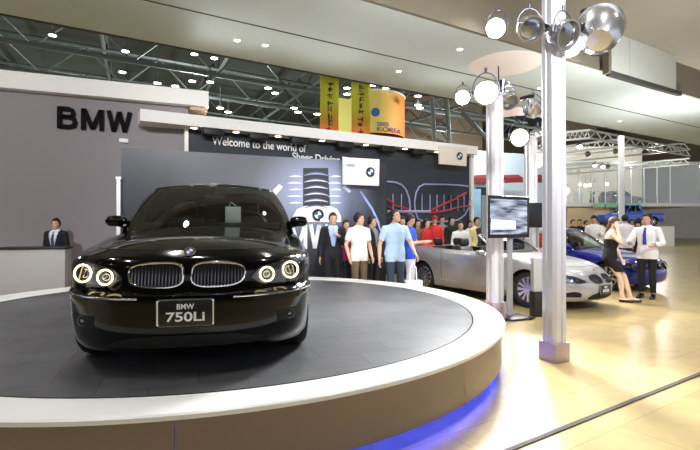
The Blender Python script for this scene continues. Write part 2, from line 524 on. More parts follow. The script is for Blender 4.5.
    def wheels(s, root, spokes=10, rimmat='rim'):
        for ax in s.axles:
            for sy in (-1, 1):
                R = s.r_wheel; W = .235; yc = sy*(s.w-.06-W/2); rr = R*.70
                b = MB()
                prof = [(rr, -W*.42), (rr+.03, -W*.5), (R-.03, -W*.5), (R-.008, -W*.42), (R, -W*.3), (R, W*.3), (R-.008, W*.42), (R-.03, W*.5), (rr+.03, W*.5), (rr, W*.42), (rr, -W*.42)]
                b.lathe([(r, z) for r, z in prof], (ax, yc, R), 48, 'Y')
                t = b.build('wheel', 'rubber', root)
                b = MB(); yo = yc+sy*W*.40
                b.lathe([(rr, yo-yc-sy*.19), (rr, yo-yc), (rr-.014, yo-yc+sy*.008), (rr-.022, yo-yc-sy*.015), (rr-.03, yo-yc-sy*.18)], (ax, yc, R), 48, 'Y')
                for k in range(spokes):
                    a = 2*PI*k/spokes; d = Vector((math.cos(a), 0, math.sin(a))); q = Vector((-math.sin(a), 0, math.cos(a)))
                    c = Vector((ax, yo, R)); yv = Vector((0, sy, 0))
                    w0, w1 = .017, .030
                    for dd in (0,):
                        A = c+d*.045-yv*.012; B = c+d*(rr-.012)-yv*.010
                        b.loft([[A-q*w0+yv*.012, A+q*w0+yv*.012, A+q*w0-yv*.03, A-q*w0-yv*.03], [B-q*w1+yv*.006, B+q*w1+yv*.006, B+q*w1-yv*.03, B-q*w1-yv*.03]])
                b.lathe([(.001, yo-yc+sy*.006), (.05, yo-yc+sy*.004), (.062, yo-yc-sy*.01), (.062, yo-yc-sy*.05)], (ax, yc, R), 24, 'Y')
                b.build('rim', rimmat, t)
                b = MB()
                b.lathe([(.001, yo-yc-sy*.07), (rr-.04, yo-yc-sy*.07), (rr-.04, yo-yc-sy*.1), (.001, yo-yc-sy*.1)], (ax, yc, R), 32, 'Y')
                b.build('brake_disc', 'dark_chrome', t)
    def mirror(s, root, x, z, paint, y=None, k=1):
        y = y or s.side(x, s.zs(x)-.02)
        for sy in (-1, 1):
            b = MB()
            c = Vector((x, sy*(y+.13*k), z))
            rings = []
            for t, f in ((-.055, .55), (-.045, .8), (-.02, .96), (.02, 1), (.06, 1)):
                r = []
                for j in range(20):
                    a = 2*PI*j/20; ca, sa = math.cos(a), math.sin(a)
                    r.append((c.x+t, c.y+.115*k*f*math.copysign(abs(ca)**.7, ca), c.z+.068*k*f*math.copysign(abs(sa)**.7, sa)))
                rings.append(r)
            b.loft(rings)
            b.tube([(x-.01, sy*(y-.06), z-.075*k), (x, sy*(y+.02), z-.06*k), (x, sy*(y+.07), z-.04*k)], [.035, .028, .025], 10)
            o = b.build('door_mirror', paint, root)
            g = MB(); g.box((c.x+.062, c.y, c.z), (.006, .19*k, .10*k), bev=.002); g.build('mirror_glass', 'chrome', o)
    def seat(s, root, x, y, w, base, top, m, head=True):
        b = MB()
        prof = [(-.02, 0), (.05, .25), (.10, .5), (.13, .72), (.17, .9), (.2, 1.0)]
        h = top-base; rings = []
        for dx, f in prof:
            z = base+h*f; ww = w*(1-.25*f**3)
            rings.append([(x+dx-.05+.10*a, y+ww/2*bb*(.9 if a in (0, 1) else 1), z) for a, bb in ((0, -1), (.0, 0), (0, 1), (.5, 1.05), (1, 1), (1, 0), (1, -1), (.5, -1.05))])
        b.loft(rings)
        rings = [[(x-.5+.48*a, y+w/2*bb, base+zz) for a, bb in ((0, -1), (0, 1), (1, 1), (1, -1))] for zz in (-.08, .04)]
        b.loft(rings)
        st = b.build('seat', m, root)
        if head:
            b = MB()
            Rm = Matrix.Rotation(.15, 3, 'Y')
            b.box((x+.20, y, top+.10), (.09, .25, .17), bev=.035, R=Rm)
            b.tube([(x+.19, y-.05, top-.02), (x+.2, y-.05, top+.05)], .007, 6); b.tube([(x+.19, y+.05, top-.02), (x+.2, y+.05, top+.05)], .007, 6)
            b.build('headrest', m, st)
    def kidneys(s, root, y0, y1, z0, z1, slats=11, e=3.2, off=.006, lean=.12, framer=.010):
        for sy in (-1, 1):
            yc, zc, hw, hh = (y0+y1)/2, (z0+z1)/2, (y1-y0)/2, (z1-z0)/2
            def P2(a, f=1):
                ca, sa = math.cos(a), math.sin(a)
                yy = hw*f*math.copysign(abs(ca)**(2/e), ca); zz = hh*f*math.copysign(abs(sa)**(2/e), sa)
                zz += -lean*hh*(yy/hw) * (-1 if sa > 0 else .3)*-1
                yy += (-.10*hw*(zz/hh) if ca > 0 else 0)*-1
                return sy*(yc+yy), zc+zz
            b = MB(); N = 44
            rings = []
            for f in (1, .75, .5, .25, .02):
                rings.append(s.onfront([P2(2*PI*j/N, f) for j in range(N)], off-.001))
            b.loft(rings, cap=False)
            g = b.build('kidney_grille', 'dark_recess', root)
            b = MB(); b.tube(s.onfront([P2(2*PI*j/N) for j in range(N)], off+.008), framer, 8, closed=True)
            b.build('grille_frame', 'chrome', g)
            b = MB()
            for i in range(slats):
                yy = -hw*.88+2*hw*.88*i/(slats-1); hz = hh*(1-abs(yy/hw)**e)**(1/e)*.92
                lz = lean*hh*(yy/hw)
                pts = [(sy*(yc+yy), zc-hz+lz*.3+(2*hz+lz*.5)*k/6) for k in range(7)]
                b.tube(s.onfront(pts, off+.006), .0045, 6)
            b.build('grille_slats', 'dark_chrome', g)
    def lamp_ring(s, root, y, z, R, off, ring=True):
        nv = s.normal(y, z); nv = (nv*.35+Vector((-1, 0, 0))*.65).normalized()
        c = Vector((s.front(y, z), y, z))+nv*off
        a = nv.cross(Vector((0, 0, 1))).normalized(); u = a.cross(nv)
        b = MB(); N = 28
        def ring_at(r, d): return [c+nv*d+a*r*math.cos(2*PI*j/N)+u*r*math.sin(2*PI*j/N) for j in range(N)]
        b.loft([ring_at(R*.98, -.004), ring_at(R*.9, -.004), ring_at(R*.75, -.022), ring_at(R*.55, -.012), ring_at(R*.3, -.002), ring_at(R*.02, .002)], cap=False)
        o = b.build('headlamp', 'lens_inner', root)
        if ring:
            b = MB(); b.tube(ring_at(R, 0), .0058, 8, closed=True); b.build('light_ring', 'angel', o)
        return o
    def headlight(s, root, y0, y1, zlo, zhi, lamps, ring=True):
        for sy in (-1, 1):
            ys = [sy*(y0+(y1-y0)*i/16) for i in range(17)]
            h = s.patch('headlight', ys, lambda y: zlo(abs(y)), lambda y: zhi(abs(y)), .004, 'housing', root, 6)
            for y, z, R in lamps:
                s.lamp_ring(h, sy*y, z, R, .034, ring)
            s.patch('lens_cover', ys, lambda y: zlo(abs(y)), lambda y: zhi(abs(y)), .055, 'lens', h, 6)
    def plate(s, root, z, w, h, lines, frame='chrome', yc=0):
        x = min(s.front(yc-w/2, z), s.front(yc+w/2, z), s.front(yc, z-h/2), s.front(yc, z))-.018
        b = MB(); b.box((x+.012, yc, z), (.018, w, h), bev=.006)
        p = b.build('number_plate', 'plate_black', root)
        b = MB()
        hw, hh = w/2, h/2
        pts = []
        for cy, cz, a0 in ((hw-.015, hh-.015, 0), (-hw+.015, hh-.015, 90), (-hw+.015, -hh+.015, 180), (hw-.015, -hh+.015, 270)):
            for k in range(5):
                a = math.radians(a0+90*k/4); pts.append((x+.004, yc+cy+.015*math.cos(a), z+cz+.015*math.sin(a)))
        b.tube(pts, .006, 6, closed=True); b.build('plate_frame', frame, p)
        # text reads left to right for someone facing the nose: reading direction is local -y
        for txt, sz, dz, wd in lines:
            t = text_mesh('plate_lettering', txt, 'white_letter', sz, upright(-PI/2), (x+.001, 0, z+dz), None, extrude=.001, align='CENTER', width=wd, bold=sz*.02)
            me = t.data; ymid = (min(v.co.y for v in me.vertices)+max(v.co.y for v in me.vertices))/2
            me.transform(Matrix.Translation((0, yc-ymid, 0))); t.parent = p

def ang(dx, dy): return math.atan2(dy, dx)

# ---- the black limousine on the turntable
STZ = .5                                             # stage top above the hall floor
lim = Car(L=5.17, w=.925, s0=.80, s1=.8, n=2.35, n1=2.8, nn=26, nt=14, p=2.6, two_door=False,
    stations=[.80, .9, 1.0, 1.1, 1.18, 1.25, 1.35, 1.42, 1.55, 1.7, 1.85, 2.0, 2.15, 2.3, 2.5, 2.7, 2.86, 3.0, 3.15, 3.3, 3.5, 3.7, 3.85, 3.95, 4.05, 4.15, 4.25, 4.37],
    levels=[(0, .06, .14, .12), (.08, .03, .07, .05), (.25, .012, .015, .01), (.5, .0, .0, .0), (.62, .0, .0, .0), (.65, .012, .035, .02), (.72, .012, .06, .04), (.85, .015, .085, .05), (.95, .03, .115, .06), (1, .06, .15, .09)],
    shoulder=[(0, .795), (.3, .795), (.6, .805), (1.0, .85), (1.5, .91), (2.5, .95), (3.5, .97), (4.4, .98), (5.17, .95)],
    spine=[(.80, .94), (1.4, 1.0), (1.7, 1.01), (3.9, 1.02), (4.37, 1.05), (5.17, 1.02)],
    bottom=[(0, .155), (.6, .15), (4.5, .17), (5.17, .24)],
    x_bump=.62, v_bump=.675, x_door=(1.7, 2.86, 3.85), x_rear=.7, x_cowl=1.42, x_trunk=4.37,
    axles=(.88, 4.01), r_wheel=.355, r_arch=.385, cabin=(1.85, 4.0, .70, .45),
    gh=dict(base=(1.36, 4.5, .855, .42, .5), top=(2.22, 3.75, .655, .22, .3), z=1.475))
LIM = thing('sedan', 'glossy black luxury sedan on the round turntable with lit ring headlights', 'car', (-1.07, 3.0, STZ), ang(-.205, .979))
lim.body(LIM, 'black_paint'); lim.seams(LIM); lim.greenhouse(LIM, 'black_paint')
lim.wheels(LIM, 9)
lim.mirror(LIM, 1.78, 1.06, 'black_paint', y=.80, k=.82)
lim.kidneys(LIM, .026, .372, .60, .757, 15, framer=.0075)
roundel(LIM, (lim.front(0, .79)+.035, 0, .83), .036, Matrix.Rotation(-PI/2, 3, 'Z')@Matrix.Rotation(-.75, 3, 'X'), world=False)
lim.headlight(LIM, .42, .865, lambda y: interp(y, [(.42, .65), (.48, .61), (.7, .60), (.80, .615), (.865, .66)]),
              lambda y: interp(y, [(.42, .66), (.48, .72), (.65, .755), (.8, .77), (.865, .755)]), [(.52, .666, .049), (.69, .684, .058)])
lim.plate(LIM, .445, .345, .17, [('BMW', .05, .022, .108), ('750Li', .083, -.055, .24)])
for sy in (-1, 1):
    b = MB(); pts = []
    for i in range(26):
        y = .30+.58*i/25; pts.append(Vector((lim.front(sy*y, .535)-.006, sy*y, .535)))
    pts += [Vector((x, sy*(lim.side(x, .555)+.006), .555)) for x in (.62,)] if False else []
    b.tube(pts, .007, 8); b.build('bumper_strip', 'chrome', LIM)
lim.patch('bumper_intake', [-.52+1.04*i/16 for i in range(17)], lambda y: .20, lambda y: .20+.09*(1-(abs(y)/.56)**4), .004, 'dark_recess', LIM)
for sy in (-1, 1):
    fg = lim.patch('fog_light_recess', [sy*(.60+.18*i/8) for i in range(9)], lambda y: .33, lambda y: .41, .003, 'dark_recess', LIM, 3)
    lim.lamp_ring(fg, sy*.69, .37, .035, .012, False)
# cabin of the limousine
for y in (-.37, .37): lim.seat(LIM, 2.55, y, .5, .72, 1.12, 'leather_black')
for y in (-.37, .37): lim.seat(LIM, 3.55, y, .6, .72, 1.12, 'leather_grey')
b = MB(); b.loft([[(x, y*w, z) for y in [-1+.2*i for i in range(11)]] for x, z, w in ((1.5, .985, .66), (1.62, 1.025, .7), (1.8, 1.05, .72), (1.95, 1.03, .72), (2.0, .9, .72), (2.0, .5, .7))], cap=False, closed=False)
b.build('dashboard', 'leather_black', LIM)
b = MB(); sw = Vector((2.12, -.37, 1.0)); Rw = Matrix.Rotation(-.45, 3, 'Y')
b.tube([sw+Rw@Vector((0, .19*math.cos(2*PI*j/28), .19*math.sin(2*PI*j/28))) for j in range(28)], .014, 8, closed=True)
for a in (0, PI, -PI/2): b.tube([sw, sw+Rw@Vector((0, .18*math.cos(a), .18*math.sin(a)))], .014, 6)
b.tube([sw, sw+Vector((-.25, 0, -.1))], .03, 8)
b.build('steering_wheel', 'leather_black', LIM)
b = MB(); b.box((2.22, 0, 1.33), (.03, .22, .06), bev=.012); b.tube([(2.22, 0, 1.35), (2.25, 0, 1.43)], .01, 6); b.build('rear_view_mirror', 'black_metal', LIM)
b = MB(); b.loft([[(3.72+dx*(.2), .02*dy, z) for dx, dy in ((-1, -.6), (1, -1), (1, 1), (-1, .6))] for z, in ((1.47,), (1.50,))]); b.tube([(3.6, 0, 1.47), (3.7, 0, 1.54), (3.8, 0, 1.55)], [.03, .025, .005], 8)
b.build('roof_antenna', 'black_paint', LIM)
b = MB(); b.box((1.85, -.22, 1.14), (.012, .16, .15), bev=.004); b.box((1.87, -.22, 1.055), (.05, .16, .012))  # flat white panel with a foot and a small loop
b.tube([(1.855, -.22-.035, 1.22), (1.855, -.2, 1.26), (1.855, -.18, 1.22)], .006, 6)
t = b.build('white_panel', 'card_white', None, world=False)
t.matrix_world = wm(LIM)
tag(t, 'small flat white panel standing on the dashboard behind the windscreen of the black sedan', 'card')

# ------------------------------------------------------------------ floor, stage
fm = bpy.data.materials.new('wood_floor'); fm.use_nodes = True; M['wood_floor'] = fm
nt = fm.node_tree; bs = nt.nodes['Principled BSDF']; tc = nt.nodes.new('ShaderNodeTexCoord')
mp = nt.nodes.new('ShaderNodeMapping'); mp.inputs['Rotation'].default_value = (0, 0, math.radians(-33)); mp.inputs['Scale'].default_value = (1, 1, 1)
nt.links.new(tc.outputs['Object'], mp.inputs['Vector'])
bk = nt.nodes.new('ShaderNodeTexBrick'); bk.inputs['Scale'].default_value = 1; bk.inputs['Brick Width'].default_value = 2.4; bk.inputs['Row Height'].default_value = .6
bk.inputs['Mortar Size'].default_value = .003
bk.inputs['Color1'].default_value = (*s2l((192, 172, 124)), 1); bk.inputs['Color2'].default_value = (*s2l((184, 162, 112)), 1); bk.inputs['Mortar'].default_value = (*s2l((150, 122, 78)), 1)
nt.links.new(mp.outputs[0], bk.inputs['Vector'])
ns = nt.nodes.new('ShaderNodeTexNoise'); ns.inputs['Scale'].default_value = 2.2; ns.inputs['Detail'].default_value = 6; ns.inputs['Distortion'].default_value = 1.2
nt.links.new(mp.outputs[0], ns.inputs['Vector'])
mx = nt.nodes.new('ShaderNodeMix'); mx.data_type = 'RGBA'; mx.blend_type = 'MULTIPLY'; mx.inputs['Factor'].default_value = .45
rp = nt.nodes.new('ShaderNodeValToRGB'); rp.color_ramp.elements[0].position = .35; rp.color_ramp.elements[0].color = (.62, .55, .45, 1); rp.color_ramp.elements[1].position = .65; rp.color_ramp.elements[1].color = (1, 1, 1, 1)
nt.links.new(ns.outputs['Fac'], rp.inputs['Fac']); nt.links.new(bk.outputs['Color'], mx.inputs['A']); nt.links.new(rp.outputs['Color'], mx.inputs['B']); nt.links.new(mx.outputs['Result'], bs.inputs['Base Color'])
bs.inputs['Roughness'].default_value = .28
b = MB(); b.box((0, 30, -.05), (160, 120, .1)); struct(b.build('floor', 'wood_floor'))
# dark metal joint strip in the floor, parallel to the stand walls
A0, A1 = Vector((1.0, 3.05, .004)), Vector((4.2, 5.1, .004)); d = (A1-A0).normalized(); nn_ = Vector((-d.y, d.x, 0))
b = MB(); b.loft([[A+nn_*.02, A-nn_*.02, A-nn_*.02+Vector((0, 0, .006)), A+nn_*.02+Vector((0, 0, .006))] for A in (A0-d*3, A1+d*6)])
struct(b.build('trim_1', 'seam_dark'))

# turntable material: dark slate carpet squares
cm_ = bpy.data.materials.new('slate_tiles'); cm_.use_nodes = True; M['slate'] = cm_
nt = cm_.node_tree; bs = nt.nodes['Principled BSDF']; tc = nt.nodes.new('ShaderNodeTexCoord'); mp = nt.nodes.new('ShaderNodeMapping')
mp.inputs['Rotation'].default_value = (0, 0, math.radians(-20)); nt.links.new(tc.outputs['Object'], mp.inputs['Vector'])
bk = nt.nodes.new('ShaderNodeTexBrick'); bk.inputs['Scale'].default_value = 1; bk.inputs['Brick Width'].default_value = .6; bk.inputs['Row Height'].default_value = .3; bk.inputs['Mortar Size'].default_value = .004
bk.inputs['Color1'].default_value = (*s2l((92, 93, 96)), 1); bk.inputs['Color2'].default_value = (*s2l((82, 83, 86)), 1); bk.inputs['Mortar'].default_value = (*s2l((52, 52, 54)), 1)
nt.links.new(mp.outputs[0], bk.inputs['Vector'])
ns = nt.nodes.new('ShaderNodeTexNoise'); ns.inputs['Scale'].default_value = 3.2; ns.inputs['Detail'].default_value = 5
nt.links.new(mp.outputs[0], ns.inputs['Vector'])
mx = nt.nodes.new('ShaderNodeMix'); mx.data_type = 'RGBA'; mx.blend_type = 'MULTIPLY'; mx.inputs['Factor'].default_value = .6
rp = nt.nodes.new('ShaderNodeValToRGB'); rp.color_ramp.elements[0].position = .3; rp.color_ramp.elements[0].color = (.5, .5, .5, 1); rp.color_ramp.elements[1].position = .7
nt.links.new(ns.outputs['Fac'], rp.inputs['Fac']); nt.links.new(bk.outputs['Color'], mx.inputs['A']); nt.links.new(rp.outputs['Color'], mx.inputs['B']); nt.links.new(mx.outputs['Result'], bs.inputs['Base Color'])
bs.inputs['Roughness'].default_value = .42
mm('skirt_tan', (136, 120, 108), .4, metal=.25, coat=.2, var=.05, vscale=2)

IC, IR = Vector((-1.62, 5.74, 0)), 3.05; OC, OR_ = Vector((-1.71, 5.88, 0)), 3.50
STG = thing('turntable_stage', 'round raised car stage with grey floor, white rim and tan skirt', 'stage', (OC.x, OC.y, 0))
def circ(c, r, z, n=160, a0=0): return [Vector((c.x+r*math.cos(2*PI*j/n), c.y+r*math.sin(2*PI*j/n), z)) for j in range(n)]
b = MB(); b.loft([circ(IC, IR-.012, STZ-.06), circ(IC, IR-.012, STZ-.002)]); b.build('turntable', 'slate', STG, world=True)
b = MB(); b.loft([circ(IC, IR, STZ-.06), circ(IC, IR, STZ-.006), circ(IC, IR+.006, STZ), circ(OC, OR_-.012, STZ), circ(OC, OR_, STZ-.01), circ(OC, OR_, STZ-.035), circ(OC, OR_-.03, STZ-.04)], cap=False)
b.build('rim', 'rim_white', STG, world=True)
n = 10
for k in range(n):       # ten skirt panels
    a0, a1 = 2*PI*k/n-.72, 2*PI*(k+1)/n-.72-.0016
    arc = lambda r, z: [Vector((OC.x+r*math.cos(a0+(a1-a0)*j/16), OC.y+r*math.sin(a0+(a1-a0)*j/16), z)) for j in range(17)]
    b = MB(); b.loft([arc(OR_-.035, STZ-.04), arc(OR_-.035, .115), arc(OR_-.06, .115), arc(OR_-.06, STZ-.04)], cap=False, closed=False)
    b.build('skirt_panel', 'skirt_tan', STG, world=True)
b = MB(); b.loft([circ(OC, OR_-.25, 0), circ(OC, OR_-.25, STZ-.06)], cap=False); b.build('base_wall', 'beam_white', STG, world=True)
b = MB(); b.tube(circ(OC, OR_-.12, .10, 120), .014, 6, closed=True); b.build('light_strip', 'led_blue', STG, world=True)
b = MB(); b.tube([Vector((p.x, p.y, STZ+.001)) for p in (IC+(IR+.004)*Vector((math.cos(2*PI*j/120), math.sin(2*PI*j/120), 0)) for j in range(120))], .004, 6, closed=True); b.build('gap_seal', 'rubber', STG, world=True)

# ------------------------------------------------------------------ stand walls
def line_y(u0, D0, k, u):          # depth at view column u of a wall through (u0,D0) with slope k
    X0 = u0*D0; return (D0-k*X0)/(1-k*u)
def wp_(px, k, c):                 # plan point on wall Y = c + k X seen in column px
    u = (px-350)/F; D = c/(1-k*u); return Vector((u*D, D, 0))
def wallbox(name, p0, p1, z0, z1, th, m, back=True):
    d = (p1-p0).normalized(); n_ = Vector((-d.y, d.x, 0))*th
    b = MB(); b.loft([[Vector((p.x, p.y, z0)), Vector((p.x, p.y, z1)), Vector((p.x, p.y, z1))+n_, Vector((p.x, p.y, z0))+n_] for p in (p0, p1)])
    return b.build(name, m, None, smooth=0)
KG, CG = .40, 13.45      # grey wall
KT, CT = .545, 13.92     # text wall
KP, CP_ = .38, 11.30     # graphic panel wall
KB, CB = .545, 13.42     # front of the low fascia beam
aG, aT, aP = math.atan(KG), math.atan(KT), math.atan(KP)
struct(wallbox('wall_left', wp_(-45, KG, CG), wp_(188, KG, CG), 0, 4.62, .2, 'grey_wall'))
wb = wallbox('fascia_beam', wp_(-45, KG, CG-.25), wp_(208.5, KG, CG-.25), 4.58, 4.97, .6, 'beam_white')
tag(wb, 'upper white fascia beam above the dark BMW letters on the grey wall'.replace('BMW ', ''), 'beam')
q = wp_(208.5, KG, CG-.25); dG = Vector((math.cos(aG), math.sin(aG), 0)); nG = Vector((-dG.y, dG.x, 0))
b = MB(); b.poly([q-dG*.45+nG*.1+Vector((0, 0, 4.57)), q-dG*.02+nG*.1+Vector((0, 0, 4.57)), q-dG*.02+nG*1.4+Vector((0, 0, 4.57)), q-dG*.45+nG*1.4+Vector((0, 0, 4.57))], (0, 0, -.08))
tag(b.build('beam_bracket', 'beam_tan'), 'tan bracket under the right end of the upper white beam', 'bracket')
struct(wallbox('wall_back', wp_(187, KT, CT), wp_(470, KT, CT), 0, 4.25, .2, 'dark_wall'))
q0 = wp_(186, KT, CT-.02)
b = MB(); b.box((q0.x, q0.y, 3.55), (.09, .12, 1.4), aT); struct(b.build('trim_2', 'beam_white'))
q0 = wp_(471, KT, CT-.02); b = MB(); b.box((q0.x, q0.y, 2.1), (.12, .16, 4.2), aT); struct(b.build('trim_3', 'beam_white'))
wb = wallbox('fascia_beam', wp_(140, KB, CB), wp_(478, KB, CB), 3.99, 4.27, .75, 'beam_white')
tag(wb, 'lower white fascia beam running above the welcome slogan', 'beam')
# lamps and black boxes under the low beam
lampx = [241, 278, 317, 413]
for k, px in enumerate([213, 258, 299, 345, 387, 418]):
    c = wp_(px, KT, CT-.35); b = MB(); b.box((c.x, c.y, 3.9), (.50, .26, .17), aT, bev=.02)
    for i in range(5): b.box((c.x+.08*(i-2)*math.cos(aT)-.14*math.sin(aT)*-1*-1, c.y+.08*(i-2)*math.sin(aT)-.125, 3.9), (.02, .03, .13), aT)
    o = b.build('speaker_box', 'black_metal')
    nm = ['leftmost, above the start of the slogan', 'second from the left', 'third from the left', 'third from the right', 'second from the right', 'rightmost, beside the cream hanging sign'][k]
    tag(o, 'black box under the lower white beam, '+nm, 'speaker', 'black boxes under the lower beam')
washers = []
for k, px in enumerate([194, 236, 278, 322, 366, 405, 437, 461]):
    c = wp_(px, KT, CT-.38)
    t = thing('wall_washer', 'small recessed warm lamp under the lower white beam, '+['first', 'second', 'third', 'fourth', 'fifth', 'sixth', 'seventh', 'eighth'][k]+' from the left', 'lamp', (c.x, c.y, 3.99), aT, 'warm lamps under the lower beam')
    b = MB(); b.lathe([(.12, 0), (.13, -.02), (.10, -.04), (.085, -.03)], n=20); b.build('housing', 'beam_tan', t)
    b = MB(); b.lathe([(.001, -.036), (.08, -.034), (.085, -.02)], n=20); b.build('bulb', 'lamp_warm', t)
    washers.append(c)
# lettering
def on_wall(px, py, k, c): q = wp_(px, k, c); return Vector((q.x, q.y, CH+(HZ-py)/F*q.y))
L0, L1 = on_wall(57, 128, KG, CG-.02), on_wall(131, 134, KG, CG-.02)
wd = (Vector((L1.x, L1.y))-Vector((L0.x, L0.y))).length
t0 = stroke_text('wall_lettering', 'BMW', 'letter_dark', .50, wd, upright(aG), L0, None, th=.19, depth=.06)
tag(t0, 'large dark raised letters BMW on the grey wall'.replace(' BMW', ''), 'lettering')
L0, L1 = on_wall(212, 144.3, KT, CT-.03), on_wall(306, 149.6, KT, CT-.03)
t0 = text_mesh('slogan_lettering', 'Welcome to the world of', 'white_letter', .30, upright(aT), L0, None, extrude=.01, bold=.003, width=(L1.xy-L0.xy).length)
tag(t0, 'white words Welcome to the world of on the dark wall', 'lettering')
L0, L1 = on_wall(292, 159.6, KT, CT-.03), on_wall(368, 164.8, KT, CT-.03)
t0 = text_mesh('slogan_lettering', 'Sheer Driving Pleasure', 'white_letter', .30, upright(aT), L0, None, extrude=.01, bold=.003, width=(L1.xy-L0.xy).length)
tag(t0, 'white words Sheer Driving Pleasure, half hidden behind the graphic panel', 'lettering')

# ------------------------------------------------------------------ graphic panel with the ribbed engine picture
def on_p(px, py, off=0): return on_wall(px, py, KP, CP_-off)
pa, pb = on_p(121, 147.5), on_p(386, 163)
gm = bpy.data.materials.new('panel_print'); gm.use_nodes = True; M['panel_print'] = gm
nt = gm.node_tree; bs = nt.nodes['Principled BSDF']; bs.inputs['Roughness'].default_value = .35
tc = nt.nodes.new('ShaderNodeTexCoord')
cen = on_p(318, 205)
def glow(c, s, nt, tc):
    mp = nt.nodes.new('ShaderNodeMapping'); mp.vector_type = 'POINT'; mp.inputs['Location'].default_value = (-c[0]/s[0], -c[1]/s[1], -c[2]/s[2]); mp.inputs['Scale'].default_value = (1/s[0], 1/s[1], 1/s[2])
    g = nt.nodes.new('ShaderNodeTexGradient'); g.gradient_type = 'SPHERICAL'
    nt.links.new(tc.outputs['Object'], mp.inputs['Vector']); nt.links.new(mp.outputs[0], g.inputs['Vector']); return g.outputs['Fac']
o0 = Vector((pa.x, pa.y, 0)); g1 = glow(on_p(318, 192)-o0, (1.5, 50, 1.25), nt, tc); c2 = on_p(268, 200); g2 = glow(c2-o0, (2.1, 50, 2.0), nt, tc)
m1 = nt.nodes.new('ShaderNodeMix'); m1.data_type = 'RGBA'; m1.inputs['A'].default_value = (*s2l((34, 38, 46)), 1); m1.inputs['B'].default_value = (*s2l((118, 119, 128)), 1)
r2 = nt.nodes.new('ShaderNodeMath'); r2.operation = 'MULTIPLY'; r2.inputs[1].default_value = .95; r2.use_clamp = True; nt.links.new(g2, r2.inputs[0]); nt.links.new(r2.outputs[0], m1.inputs['Factor'])
m2 = nt.nodes.new('ShaderNodeMix'); m2.data_type = 'RGBA'; m2.inputs['B'].default_value = (*s2l((190, 205, 245)), 1)
r1 = nt.nodes.new('ShaderNodeMath'); r1.operation = 'POWER'; r1.inputs[1].default_value = 1.4; nt.links.new(g1, r1.inputs[0])
nt.links.new(m1.outputs['Result'], m2.inputs['A']); nt.links.new(r1.outputs[0], m2.inputs['Factor']); nt.links.new(m2.outputs['Result'], bs.inputs['Base Color'])
GP = thing('graphic_panel', 'wide printed panel with a glowing ribbed engine picture on the dark stand wall', 'display panel', (pa.x, pa.y, 0))
d_ = (Vector((pb.x, pb.y, 0))-Vector((pa.x, pa.y, 0))).normalized(); n_ = Vector((-d_.y, d_.x, 0))
b = MB(); b.loft([[Vector((p.x, p.y, 0)), Vector((p.x, p.y, z)), Vector((p.x, p.y, z))+n_*.12, Vector((p.x, p.y, 0))+n_*.12] for p, z in ((pa, pa.z), (pb, pb.z))])
b.build('panel_board', 'panel_print', GP, world=True, smooth=0)
mm('print_dark', (42, 46, 60), .5, var=.1); mm('print_white', (235, 238, 246), .5, var=.03); mm('print_blue', (150, 170, 225), .5, var=.1); mm('print_grey', (112, 116, 128), .5, var=.1)
nf = -n_
def pp(px, py, off=.01): v = on_p(px, py); return v+nf*off
def ppoly(b, pts, off=.008): b.poly([pp(x, y, off) for x, y in pts], -nf*.004)
# ribs: dark central column with light crescents either side
b = MB(); ppoly(b, [(303, 168), (328, 168), (330, 206), (303, 206)]); b.build('picture_column', 'print_dark', GP, world=True)
def crescent(b, x0, x1, y, sag, th, off):
    N = 12; pts = []
    for i in range(N+1): t = i/N; pts.append((x0+(x1-x0)*t, y-sag*math.sin(PI*t)))
    for i in range(N, -1, -1): t = i/N; pts.append((x0+(x1-x0)*t, y-sag*math.sin(PI*t)+th*math.sin(PI*(t*.9+.05))))
    ppoly(b, pts, off)
for i in range(6):
    y = 172+6.6*i
    b = MB(); crescent(b, 303.5, 328, y+3, 3, 2.6, .014); b.build('picture_rib', 'print_grey', GP, world=True)
    b = MB(); crescent(b, 304, 328, y+3.6, 2.4, 1.2, .018); b.build('picture_rib_highlight', 'print_white' if i > 0 else 'print_blue', GP, world=True)
    if i < 5:
        for xx0, xx1 in ((289, 302), (330, 341)):
            b = MB(); crescent(b, xx0-(i % 2)*2, xx1, y+4.5, 1.2, 1.9, .014); b.build('picture_fin', 'print_white', GP, world=True)
b = MB(); ppoly(b, [(x, y) for x, y in ((293, 216), (297, 209), (305, 206), (330, 206), (337, 209), (341, 216), (341, 222), (293, 222))]); b.build('picture_cover', 'print_white', GP, world=True)
for pts in ([(270, 193), (279, 184), (283, 187), (275, 196)], [(342, 187), (349, 193), (351, 191), (345, 185)]):
    b = MB(); ppoly(b, pts); b.build('picture_fin', 'print_white', GP, world=True)
def stroke(b, pts, w, off=.012):
    vs = [Vector(p) for p in pts]; L = []; R_ = []
    for i, p in enumerate(vs):
        t = (vs[min(i+1, len(vs)-1)]-vs[max(i-1, 0)]); t.normalize(); nrm = Vector((-t.y, t.x))*w/2*(1 if 0 < i < len(vs)-1 else .5)
        L.append(p+nrm); R_.append(p-nrm)
    for i in range(len(vs)-1):
        b.poly([pp(*L[i], off), pp(*L[i+1], off), pp(*R_[i+1], off), pp(*R_[i], off)])
b = MB(); stroke(b, [(360, 191), (366, 200), (372, 209), (378, 222), (381, 234)], 2.2); b.build('picture_streak', 'print_blue', GP, world=True)
b = MB(); stroke(b, [(352, 200), (350, 212), (344, 224)], 1.2); b.build('picture_streak', 'print_grey', GP, world=True)
roundel(GP, pp(317.5, 215, .02), .14, Matrix.Rotation(aP, 3, 'Z'), name='picture_roundel')
L0 = pp(271, 249.5); L1 = pp(334, 252)
t0 = stroke_text('panel_lettering', 'BMW!', 'print_white', .58, (L1.xy-L0.xy).length, upright(aP), L0+nf*.01, GP, th=.2, depth=.006)
